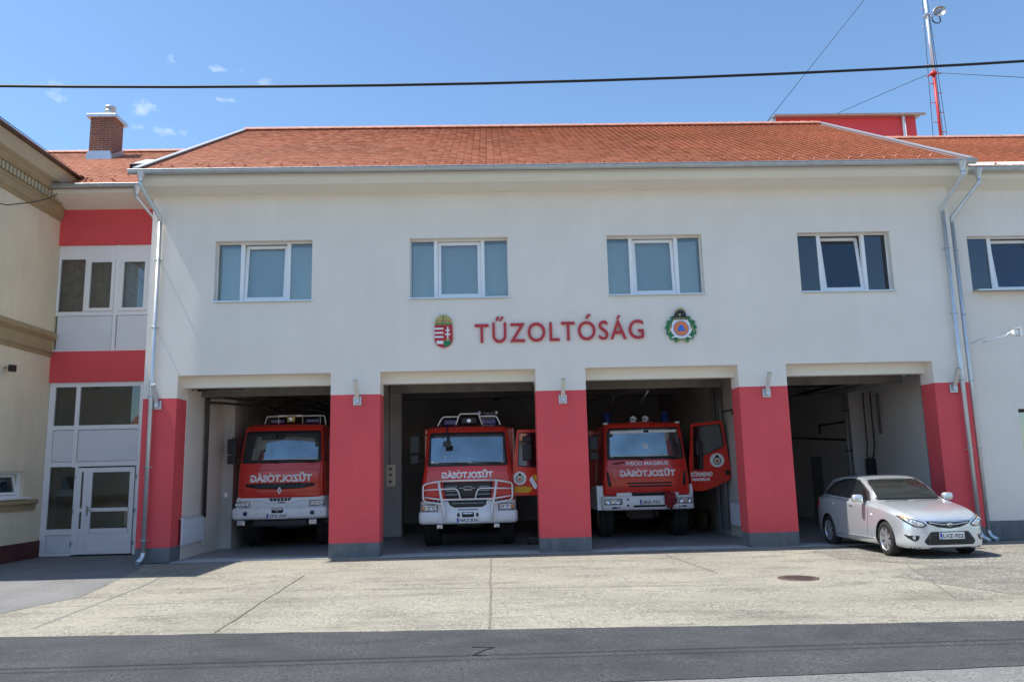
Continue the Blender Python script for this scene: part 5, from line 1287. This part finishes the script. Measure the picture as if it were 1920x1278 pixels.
# ================================================================== SIGN AND EMBLEMS ON THE FRONT
def letter_sign():
    t = thing('letter_sign', (-.37, 0, 4.86), 'red raised letters TŰZOLTÓSÁG on the pale wall above the bays', 'sign')
    txt = 'TŰZOLTÓSÁG'; b = .006; sp = 1.13
    full = max(v[0] for v in text_mesh(txt.replace('Ó', 'O'), b, sp)[0]); k = 4.03/full
    for i, chx in enumerate(txt):
        vs, fs = text_mesh(chx, b, sp); w = max(v[0] for v in text_mesh('O' if chx == 'Ó' else chx, b, sp)[0])
        xr = max(v[0] for v in text_mesh(txt[:i+1].replace('Ó', 'O'), b, sp)[0])
        V = [((xr-w+x)*k, y*.475+i*.004) for x, y in vs]
        mb = MB(); extrude2d(mb, V, fs, lambda x, z, d: (x, -.055+d, z), .035); l_ = mb.build('letter', 'letter_red', t, fix=False)
        cx = sum(v[0] for v in V)/len(V); pin = MB(); pin.cyl((cx, -.02, .45), (cx, 0, .45), .006, 6)
letter_sign()
def flat(parent, nm, m, pts, y, th=.012, hole=None):
    V, F = fill2d(pts, hole); mb = MB(); extrude2d(mb, V, F, lambda x, z, d: (x, y+d, z), th); return mb.build(nm, m, parent)
def coat_of_arms():
    t = thing('coat_of_arms', (-1.11, 0, 4.76), 'painted coat of arms with gold crown on the wall left of the red letters', 'emblem')
    sh = [(-.21, .54), (.21, .54), (.215, .22), (.20, .13), (.15, .06), (.08, .02), (0, 0), (-.08, .02), (-.15, .06), (-.20, .13), (-.215, .22)]
    s = flat(t, 'shield', 'emb_red', sh, -.05, .04)
    for z0, z1, xl in ((.435, .475, -.212), (.335, .375, -.213), (.235, .275, -.214), (.09, .165, -.165)):
        flat(s, 'white_bar', 'emb_white', [(xl, z0), (-.004, z0), (-.004, z1), (xl, z1)], -.056, .006)
    flat(s, 'green_hill', 'emb_green', [(.006, .02), (.08, .03), (.15, .07), (.195, .14), (.16, .165), (.10, .18), (.05, .165), (.006, .14)], -.056, .006)
    flat(s, 'white_cross', 'emb_white', [(.085, .17), (.115, .17), (.115, .30), (.165, .30), (.165, .335), (.115, .335), (.115, .395), (.15, .395), (.15, .43), (.115, .43), (.115, .50), (.085, .50), (.085, .43), (.05, .43), (.05, .395), (.085, .395), (.085, .335), (.035, .335), (.035, .30), (.085, .30)], -.060, .006)
    flat(s, 'small_crown', 'gold', [(.06, .16), (.14, .16), (.15, .215), (.125, .195), (.10, .22), (.075, .195), (.05, .215)], -.0615, .005)
    c = flat(t, 'crown', 'gold', [(-.20, .545), (.20, .545), (.205, .60), (.19, .66), (.14, .73), (.07, .77), (0, .78), (-.07, .77), (-.14, .73), (-.19, .66), (-.205, .60)], -.06, .045)
    flat(c, 'crown_band', 'emb_green', [(-.195, .56), (.195, .56), (.195, .585), (-.195, .585)], -.066, .006)
    for x in (-.13, -.045, .045, .13): flat(c, 'crown_gem', 'emb_red', circle2d(x, .635, .016, 8), -.066, .006)
    flat(c, 'crown_arch', 'emb_green', [(-.01, .60), (.01, .60), (.01, .76), (-.01, .76)], -.066, .006)
    flat(t, 'crown_cross', 'emb_white', [(-.035, .785), (-.02, .785), (-.035, .82), (-.015, .825), (-.02, .86), (-.04, .855), (-.045, .83), (-.07, .83), (-.065, .81), (-.045, .812)], -.055, .02)
coat_of_arms()
def fire_emblem():
    t = thing('service_emblem', (4.555, 0, 4.78), 'green wreath emblem with black helmet, orange disc and blue triangle right of the red letters', 'emblem')
    b = flat(t, 'badge_plate', 'emb_white', [(-.17, .56), (0, .60), (.17, .56), (.21, .48), (.215, .38), (.27, .31), (.22, .22), (.12, .12), (0, .06), (-.12, .12), (-.22, .22), (-.27, .31), (-.215, .38), (-.21, .48)], -.05, .04)
    r = random.Random(3)
    for s in (-1, 1):
        for i in range(13):
            a = radians(-78+i*12.2); R = .315+(.03 if i % 2 else -.02); cx, cz = s*R*cos(a), .335+R*sin(a)*.93
            aa = a+pi/2+(.5 if i % 2 else -.5); u = (s*cos(aa), sin(aa)); n_ = (-u[1], u[0]); L_ = .075; W_ = .036
            lf = [(cx-u[0]*L_, cz-u[1]*L_), (cx-n_[0]*W_, cz-n_[1]*W_), (cx+u[0]*L_, cz+u[1]*L_), (cx+n_[0]*W_, cz+n_[1]*W_)]
            flat(t, 'wreath_leaf', 'emb_green', lf if s > 0 else lf[::-1], -.056-.002*(i % 2), .012)
        flat(t, 'wreath_core', 'emb_green', [(s*.06, .045), (s*.20, .07), (s*.30, .17), (s*.345, .30), (s*.335, .43), (s*.28, .54), (s*.24, .52), (s*.275, .42), (s*.285, .31), (s*.25, .21), (s*.17, .12), (s*.06, .085)], -.048, .03)
        flat(t, 'ribbon', 'gold', [(s*.02, .075), (s*.11, .0), (s*.13, .02), (s*.04, .10)], -.06, .012)
        flat(t, 'torch', 'gold', [(s*.245, .42), (s*.265, .42), (s*.315, .24), (s*.285, .23)], -.066, .012)
        flat(t, 'axe', 'emb_white', [(s*.12, .13), (s*.24, .10), (s*.25, .12), (s*.14, .17)], -.07, .012)
    flat(b, 'disc_rim', 'emb_blue', circle2d(0, .335, .185, 32), -.056, .008)
    flat(b, 'disc', 'emb_orange', circle2d(0, .335, .172, 32), -.060, .008)
    flat(b, 'triangle', 'emb_blue', [(-.10, .27), (.10, .27), (.03, .42), (-.03, .42)], -.066, .008)
    h = flat(t, 'helmet', 'emb_black', [(-.20, .555), (.20, .555), (.17, .60), (.135, .63), (.125, .70), (.08, .76), (.02, .785), (-.05, .775), (-.11, .73), (-.15, .66), (-.175, .61)], -.075, .05)
    flat(h, 'helmet_comb', 'gold', [(-.135, .70), (-.08, .765), (0, .795), (.07, .775), (.115, .72), (.125, .74), (.08, .81), (0, .835), (-.09, .80), (-.15, .72)], -.082, .02)
    flat(h, 'helmet_visor', 'gold', [(-.19, .56), (-.02, .58), (.19, .56), (.17, .575), (-.02, .595), (-.17, .58)], -.082, .02)
    flat(h, 'helmet_badge', 'gold', circle2d(-.02, .66, .026, 10), -.08, .02)
fire_emblem()
mat('cam_white', (.88, .88, .87), .4)
# ================================================================== WALL LAMPS
LAMPS = [(-7.74, 3.55, 'aluminium uplight on the leftmost red pier beside the downpipe'), (-3.13, 3.55, 'aluminium uplight on the red pier between the first and second bay'), (1.67, 3.49, 'aluminium uplight on the red pier between the second and third bay'),
         (6.50, 3.54, 'aluminium uplight on the red pier between the third and fourth bay'), (11.00, 3.56, 'aluminium uplight on the rightmost red pier beside the two downpipes')]
def lamp():
    t = thing('wall_lamp', (0, 0, 0), '', 'wall lamp', 'uplights on the red piers')
    mb = MB(); mb.bbox(-.095, .095, -.05, -.001, -.11, .10, .006); mb.build('back_plate', 'alloy', t)
    mb = MB(); mb.bbox(-.045, .045, -.115, -.045, -.07, .04, .012); mb.build('lamp_body', 'zinc', t)
    mb = MB(); mb.prism([(-.06, .02), (-.10, .02), (-.315, .45), (-.30, .46)], -.046, .046, 'X'); fin = mb.build('lamp_shade', 'alloy', t)
    mb = MB(); mb.prism([(-.257, .30), (-.275, .29), (-.342, .43), (-.325, .44)], -.05, .05, 'X'); mb.build('glass_block', 'zinc', fin)
    return t
L0 = lamp()
for i, (x, z, lab) in enumerate(LAMPS):
    o = L0 if i == 0 else copy_tree(L0)
    o.location = (x, 0, z); o['label'] = lab
# ================================================================== THINGS IN THE HALL
def radiator(loc, rz, lab):
    t = thing('radiator', loc, lab, 'radiator', 'panel radiators on the hall walls', rz=rz)
    mb = MB(); mb.bbox(-.70, .70, -.10, -.05, .10, .72, .012)
    for i in range(27): mb.box(-.67+i*.05, -.655+i*.05, -.106, -.099, .14, .68)
    mb.build('panel', 'radiator_white', t)
    mb = MB(); mb.box(-.69, .69, -.10, -.02, .705, .73); mb.build('top_grille', 'radiator_white', t)
    mb = MB(); mb.tube([(.74, -.06, .16), (.74, -.06, .02)], .012, 6); mb.tube([(.74, -.06, .16), (.66, -.06, .16)], .012, 6); mb.cyl((.70, -.06, .66), (.80, -.06, .66), .022, 8); mb.build('valve', 'radiator_white', t)
radiator((-7.30, 1.10, .22), radians(90), 'white panel radiator on the side wall of the first bay')
radiator((6.50, 2.5, .18), radians(-90), 'white panel radiator on the side wall of the third bay')
# pipework first bay
t = thing('heating_pipe', (-7.2, 1.68, 0), 'dark heating pipes running down the first bay wall to the radiator', 'pipe')
mb = MB(); mb.tube([(-7.2, 1.75, .90), (-7.2, 1.72, 3.75), (-7.2, 1.72, 4.0)], .05, 8); mb.build('riser', 'pipe_dark', t)
for dz, dy in ((0, 0), (-.16, .05), (-.30, .12)):
    mb = MB(); mb.tube([(-7.22, 1.72+dy, 4.05+dz), (-6.9, 2.0+dy, 4.05+dz), (-5.2, 5.0+dy, 4.0+dz), (-5.0, 11.0, 4.0+dz)], .035, 8); mb.build('branch', 'pipe_dark', t)
for y in (.9, 1.25):
    mb = MB(); mb.tube([(-7.3, y, 4.0), (-6.7, y, 4.05), (-6.2, y+.1, 4.05)], .03, 8); mb.build('branch', 'pipe_dark', t)
for o in list(t.children): o.location = Vector(o.location)-t.location
t = thing('exhaust_duct', (10.6, 1.2, 4.0), 'grey exhaust extraction duct under the ceiling of the rightmost bay', 'duct')
mb = MB(); mb.tube([(10.65, 1.3, 4.08), (10.65, 5.2, 4.0), (10.3, 6.0, 3.98), (8.0, 9.0, 3.98)], .085, 14); mb.build('duct', 'pipe_grey', t)
mb = MB(); mb.box(10.50, 10.56, .9, 9.5, 4.18, 4.26); mb.build('rail', 'pipe_dark', t)
mb = MB(); mb.tube([(10.35, 4.8, 4.2), (7.6, 4.8, 4.05)], .04, 8); mb.build('branch', 'pipe_dark', t)
mb = MB(); mb.tube([(10.62, 5.0, 4.0), (10.62, 5.0, .1)], .05, 12); mb.build('drop_pipe', 'pipe_grey', t)
for z in (.9, 2.2, 3.4):
    mb = MB(); mb.bbox(10.55, 10.70, 4.95, 5.08, z, z+.04, .01); mb.build('clamp', 'pipe_dark', t)
for x, y in ((10.98, 4.55), (11.0, 4.15)):
    mb = MB(); mb.tube([(x, y, 3.9), (x, y+.02, 3.2), (x+.04, y+.1, 2.4), (x+.06, y+.25, 2.05), (11.08, 4.62, 1.95)], .022, 6); mb.build('hose', 'pipe_dark', t)
mb = MB(); mb.bbox(10.95, 11.14, 4.45, 4.75, 1.45, 1.98, .02); mb.build('control_box', 'black_plastic', t)
mb = MB(); n = 26; mb.tube([(11.0+.045*cos(i*pi/4), 3.75+.045*sin(i*pi/4), 3.8-i*.0055) for i in range(n*8)], .009, 4); mb.build('coiled_cable', 'pipe_dark', t)
for o in list(t.children):
    o.location = Vector(o.location)-t.location
t = thing('rail_pipe', (7.1, 9, 2.7), 'thin dark pipe frame fixed high on the rear part of the rightmost bay wall', 'pipe')
mb = MB(); mb.tube([(11.12, 5.6, 2.55), (11.12, 11.9, 2.9)], .03, 6); mb.build('lower_run', 'pipe_dark', t).location = (-7.1, -9, -2.7)
mb = MB(); mb.tube([(11.12, 5.6, 3.15), (11.12, 8.2, 3.15), (11.12, 8.2, 2.85)], .03, 6); mb.build('upper_run', 'pipe_dark', t).location = (-7.1, -9, -2.7)
t = thing('ceiling_rail', (5.6, 1, 4.1), 'grey exhaust rail with short drops crossing above the third engine', 'rail')
mb = MB(); mb.box(-.03, .03, 0, 9.5, -.04, .04); r_ = mb.build('rail', 'pipe_grey', t); r_.rotation_euler = (0, 0, radians(20))
for q in (3.2, 5.2):
    mb = MB(); mb.tube([(0, q, -.05), (.02, q+.5, -.35)], .04, 8); r2 = mb.build('drop', 'zinc', t); r2.rotation_euler = (0, 0, radians(20))
for x, y, z0 in ((6.38, 3.6, 0), (6.40, 4.15, 0)):
    pass
t = thing('vertical_pipes', (6.4, 3.8, 0), 'cluster of grey vertical pipes on the third bay wall behind the open cab door', 'pipe')
for y, r_ in ((3.5, .05), (3.8, .035), (4.2, .06)):
    mb = MB(); mb.tube([(0, y-3.8, .1), (0, y-3.8, 4.3)], r_, 8); mb.build('riser', 'pipe_grey', t)
mb = MB(); mb.tube([(.06, -1.2, 3.35), (.06, -.2, 3.35)], .02, 6); mb.tube([(.06, -1.2, 3.35), (.06, -1.2, 3.2)], .02, 6); mb.build('bracket', 'pipe_dark', t)
mat('drum_brown', (.11, .085, .04), .8, var=.3, vscale=8)
t = thing('cable_drum', (6.2, 5.2, 0), 'brown round cable drum standing against the third bay wall', 'drum', rz=radians(20))
for x in (-.12, .12):
    mb = MB(); mb.revolve([(0, -.015), (.33, -.015), (.33, .015), (0, .015)], 'X', (x, 0, .33), 28); mb.build('flange', 'drum_brown', t)
mb = MB(); mb.cyl((-.10, 0, .33), (.10, 0, .33), .22, 20); mb.build('coil', 'black_rubber', t)
t = thing('junction_box', (-2.48, .95, 1.55), 'brown electrical control box beside the door track of the second bay', 'control box')
mb = MB(); mb.bbox(-.11, .11, 0, .12, 0, .52, .012); mb.build('housing', 'beige_box', t)
for z in (.12, .28, .42):
    mb = MB(); mb.cyl((0, -.02, z), (0, 0, z), .035, 12); mb.build('button', 'dark_metal', t)
mb = MB(); mb.tube([(-.04, .06, .52), (-.04, .06, 2.5)], .012, 6); mb.build('conduit', 'dark_metal', t)
t = thing('wall_box', (-7.0, 2.6, 1.35), 'small pale socket box on the wall beside the leftmost engine', 'socket')
mb = MB(); mb.bbox(0, .09, -.05, .05, 0, .12, .01); mb.build('cover', 'paper_white', t)
t = thing('low_trolley', (1.12, 2.3, 0), 'low black trolley on the floor beside the second engine', 'trolley')
mb = MB(); mb.bbox(-.28, .28, -.3, .3, .10, .20, .02); mb.build('deck', 'black_plastic', t)
for x in (-.22, .22):
    for y in (-.24, .24):
        mb = MB(); mb.cyl((x-.02, y, .05), (x+.02, y, .05), .05, 12); mb.build('wheel', 'black_rubber', t)
# ================================================================== YARD
t = thing('manhole_cover', (5.02, -5.08, -.008), 'rusty round manhole cover set in the sunlit concrete yard', 'manhole cover')
mb = MB(); mb.revolve([(0, .004), (.27, .004), (.275, -.002)], 'Z', (0, 0, 0), 36); 
for i in range(-3, 4):
    w = sqrt(max(0, .25**2-(i*.07)**2)); mb.box(-w, w, i*.07-.012, i*.07+.012, .003, .009)
mb.build('lid', 'manhole_iron', t)
mb = MB(); mb.revolve([(.285, -.004), (.285, .004), (.33, .004), (.335, -.004)], 'Z', (0, 0, 0), 36); mb.build('frame_ring', 'manhole_iron', t)
# ================================================================== MAST
mt = thing('radio_mast', (15.88, 7.2, 12.7), 'tall guyed radio mast, red below and white above, with a small dish', 'mast')
mb = MB(); mb.cyl((0, 0, -.3), (0, 0, 2.72), .052, 14); mb.build('lower_pole', 'mast_red', mt)
mb = MB(); mb.cyl((0, 0, 2.72), (0, 0, 5.6), .042, 14); mb.cyl((0, 0, 5.6), (0, 0, 8.6), .04, 12); mb.build('upper_pole', 'mast_white', mt)
mb = MB(); mb.cyl((0, 0, 2.66), (0, 0, 2.76), .11, 12); 
for a in (0, 120, 240): mb.tube([(0, 0, 2.70), (.26*cos(radians(a)), .26*sin(radians(a)), 2.70)], .02, 6)
mb.tube([(-.22, -.03, 2.62), (-.05, 0, 2.72)], .015, 6); mb.build('guy_collar', 'mast_red', mt)
for i in range(16):
    z = .15+.37*i*.98; s = -1 if i % 2 == 0 else 1
    mb = MB(); mb.cyl((s*.05, 0, z), (s*.22, 0, z), .014, 6); mb.build('climbing_peg', 'mast_red' if z < 2.6 else 'zinc', mt)
mb = MB(); mb.cyl((0, -.03, 4.95), (.30, -.10, 4.98), .022, 8); mb.bbox(-.10, .08, -.1, .08, 4.9, 5.0, .01); arm = mb.build('dish_arm', 'zinc', mt)
mb = MB(); mb.revolve([(.21, -.04), (.19, .0), (.12, .03), (0, .045)], 'X', (0, 0, 0), 24); mb.revolve([(.21, -.04), (.215, -.05), (.205, -.045)], 'X', (0, 0, 0), 24); mb.cyl((-.16, 0, 0), (.04, 0, 0), .012, 6); mb.cyl((-.18, 0, 0), (-.13, 0, 0), .03, 8)
ds = mb.build('dish', 'steel', mt, (.42, -.10, 5.02)); ds.rotation_euler = (0, radians(8), radians(62))
mb = MB(); mb.tube([(.14, -.1, 4.85), (.12, -.1, 4.70), (.20, -.1, 4.60), (.34, -.1, 4.58), (.42, -.1, 4.66), (.40, -.1, 4.85)], .022, 6); mb.build('cable_loop', 'cable_black', mt)
mb = MB(); mb.cyl((.11, .03, -.2), (.09, .02, 5.0), .010, 5); mb.build('feeder_cable', 'cable_black', mt)
base = Vector((15.88, 7.2, 12.7))
for a, b in (((15.63, 7.2, 15.36), (14.5, 11.8, 16.12)), ((16.0, 7.1, 15.38), (20.3, 5.2, 14.0)), ((15.95, 7.3, 15.38), (17.4, 9.8, 13.0)), ((15.88, 7.2, 20.9), (10.1, 8.0, 14.05)), ((15.9, 7.2, 21.1), (18.2, 10.5, 13.0)), ((15.9, 7.15, 20.9), (21.6, 5.0, 14.3)), ((15.9, 7.2, 21.1), (16.9, 9.4, 13.0))):
    mb = MB(); mb.tube([Vector(a)-base, Vector(b)-base], .010, 5); mb.build('guy_wire', 'cable_black', mt)
# ================================================================== OVERHEAD CABLES
def cable(name, y, dz, r, lab, cat='cable', k=.0033, x0=-34, x1=34):
    mb = MB(); pts = []; n = 60
    for i in range(n+1): x = x0+(x1-x0)*i/n; pts.append((x, y, 6.03+dz+k*(x+2)**2))
    mb.tube(pts, r, 6); return tag(mb.build(name, 'cable_black'), lab, cat)
cable('overhead_cable', -10.22, .095, .017, 'thick black overhead cable crossing the sky above the road')
cable('overhead_cable', -10.40, .005, .012, 'thinner black cable hanging close under the thick one above the road')
mb = MB(); mb.tube([(-11.25, 1.5, 9.25), (-11.08, .8, 8.88), (-11.0, 0, 8.50), (-10.95, -1.0, 8.08), (-10.6, -2.2, 7.75), (-10.1, -4, 7.4), (-9.6, -8, 7.0)], .012, 6)
tag(mb.build('service_wire', 'cable_black'), 'thin grey wire leaving the eaves corner of the yellow house', 'wire')
# security camera on the wing, out past the eaves
t = thing('security_camera', (11.62, .10, 4.64), 'white camera on a thin arm beside the right downpipes', 'camera')
mb = MB(); mb.tube([(0, 0, 0), (.02, -.30, .04), (.04, -.55, .06)], .010, 6); mb.build('cable', 'zinc_light', t)
def cp(x, y, z): return (x-11.62, y-.10, z-4.64)
mb = MB(); mb.tube([cp(11.62, -.40, 4.60), cp(11.66, -.75, 4.62), cp(11.88, -.85, 4.66)], .026, 8); mb.build('arm', 'cam_white', t)
mb = MB(); mb.tube([cp(11.88, -.85, 4.66), cp(11.93, -.87, 4.72), cp(12.02, -.88, 4.74), cp(12.05, -.88, 4.66)], .016, 6); mb.build('joint', 'cam_white', t)
a = cp(12.05, -.88, 4.74)
mb = MB(); mb.bbox(a[0]-.05, a[0]+.07, a[1]-.07, a[1]+.07, a[2]-.07, a[2]+.06, .015); mb.build('housing', 'cam_white', t)
mb = MB(); mb.prism([(a[0]-.06, a[2]+.06), (a[0]+.12, a[2]+.11), (a[0]+.13, a[2]-.10), (a[0]+.10, a[2]-.10), (a[0]+.085, a[2]+.07)], a[1]-.10, a[1]+.10, 'Y'); mb.build('hood', 'cam_white', t)
t = thing('wall_spotlight', (-11.5, .37, 4.53), 'small black spotlight on an arm on the ochre wall at the left edge', 'spotlight')
mb = MB(); mb.cyl((0, -.1, 0), (.16, -.1, .01), .012, 6); mb.build('arm', 'emb_black', t)
mb = MB(); mb.bbox(.14, .26, -.18, -.02, -.10, .06, .015); mb.build('head', 'emb_black', t)

for i, (x, y, lab) in enumerate(((-1.0, 2.2, 'long white ceiling lamp above the bull bar engine'), (1.0, 3.6, 'long white ceiling lamp near the right side of the second bay'), (3.2, 4.2, 'long white ceiling lamp above the third engine'), (8.6, 3.4, 'long white ceiling lamp in the rightmost bay'))):
    t = thing('ceiling_lamp', (x, y, 4.28), lab, 'ceiling lamp', 'ceiling lamps of the engine hall')
    mb = MB(); mb.bbox(-.62, .62, -.07, .07, 0, .06, .01); mb.build('housing', 'paper_white', t)
    mb = MB(); mb.cyl((-.58, 0, -.02), (.58, 0, -.02), .03, 10); mb.build('tube', 'reflect_white', t)
    for q in (-.5, .5): mb = MB(); mb.cyl((q, 0, .06), (q, 0, .3), .006, 5); mb.build('hanger', 'steel', t)
# ================================================================== HOUSES ACROSS THE STREET (seen only as reflections)
def street_house(x, y, w, d, h, m, lab, nw):
    t = thing('street_house', (x, y, 0), lab, 'house', 'houses across the street')
    mb = MB(); wall_holes(mb, -w/2, w/2, 0, h, 0, .3, [(-w/2+1+i*(w-2)/nw, -w/2+1+i*(w-2)/nw+1.2, 1.0, 2.6) for i in range(nw)], [(.5, 1), (99, 0)])
    for v in range(len(mb.v)): a = mb.v[v]; mb.v[v] = (a[0], -a[1], a[2])
    mb.box(-w/2, -w/2+.3, -d, -.3, 0, h, 0); mb.box(w/2-.3, w/2, -d, -.3, 0, h, 0); mb.box(-w/2, w/2, -d-.3, -d, 0, h, 0)
    mb.build('wall', [m, 'plinth_grey'], t, fix=False)
    mb = MB(); mb.prism([(.5, h-.1), (.5, h+.05), (-d/2, h+d*.36), (-d-.8, h+.05), (-d-.8, h-.1), (-d/2, h+d*.36-.2)], -w/2-.3, w/2+.3, 'X'); mb.build('roof', 'clay_tile', t)
    for i in range(nw):
        x0 = -w/2+1+i*(w-2)/nw; f = MB(); frame_rect(f, x0+.01, x0+1.19, 1.01, 2.59, -.2, -.1, .08); wf = f.build('window', 'white_pvc', t); g = MB(); g.box(x0+.09, x0+1.11, -.16, -.15, 1.09, 2.51); g.build('pane', 'screen_glass', wf)
street_house(-19, -31, 13, 8, 3.6, 'yellow_wall', 'low ochre house across the street behind the viewer', 4)
street_house(-4, -31.5, 12, 8, 3.4, 'render_wall', 'low pale house across the street behind the viewer', 4)
street_house(11, -31, 14, 8, 3.8, 'hall_wall', 'low grey house across the street behind the viewer', 5)
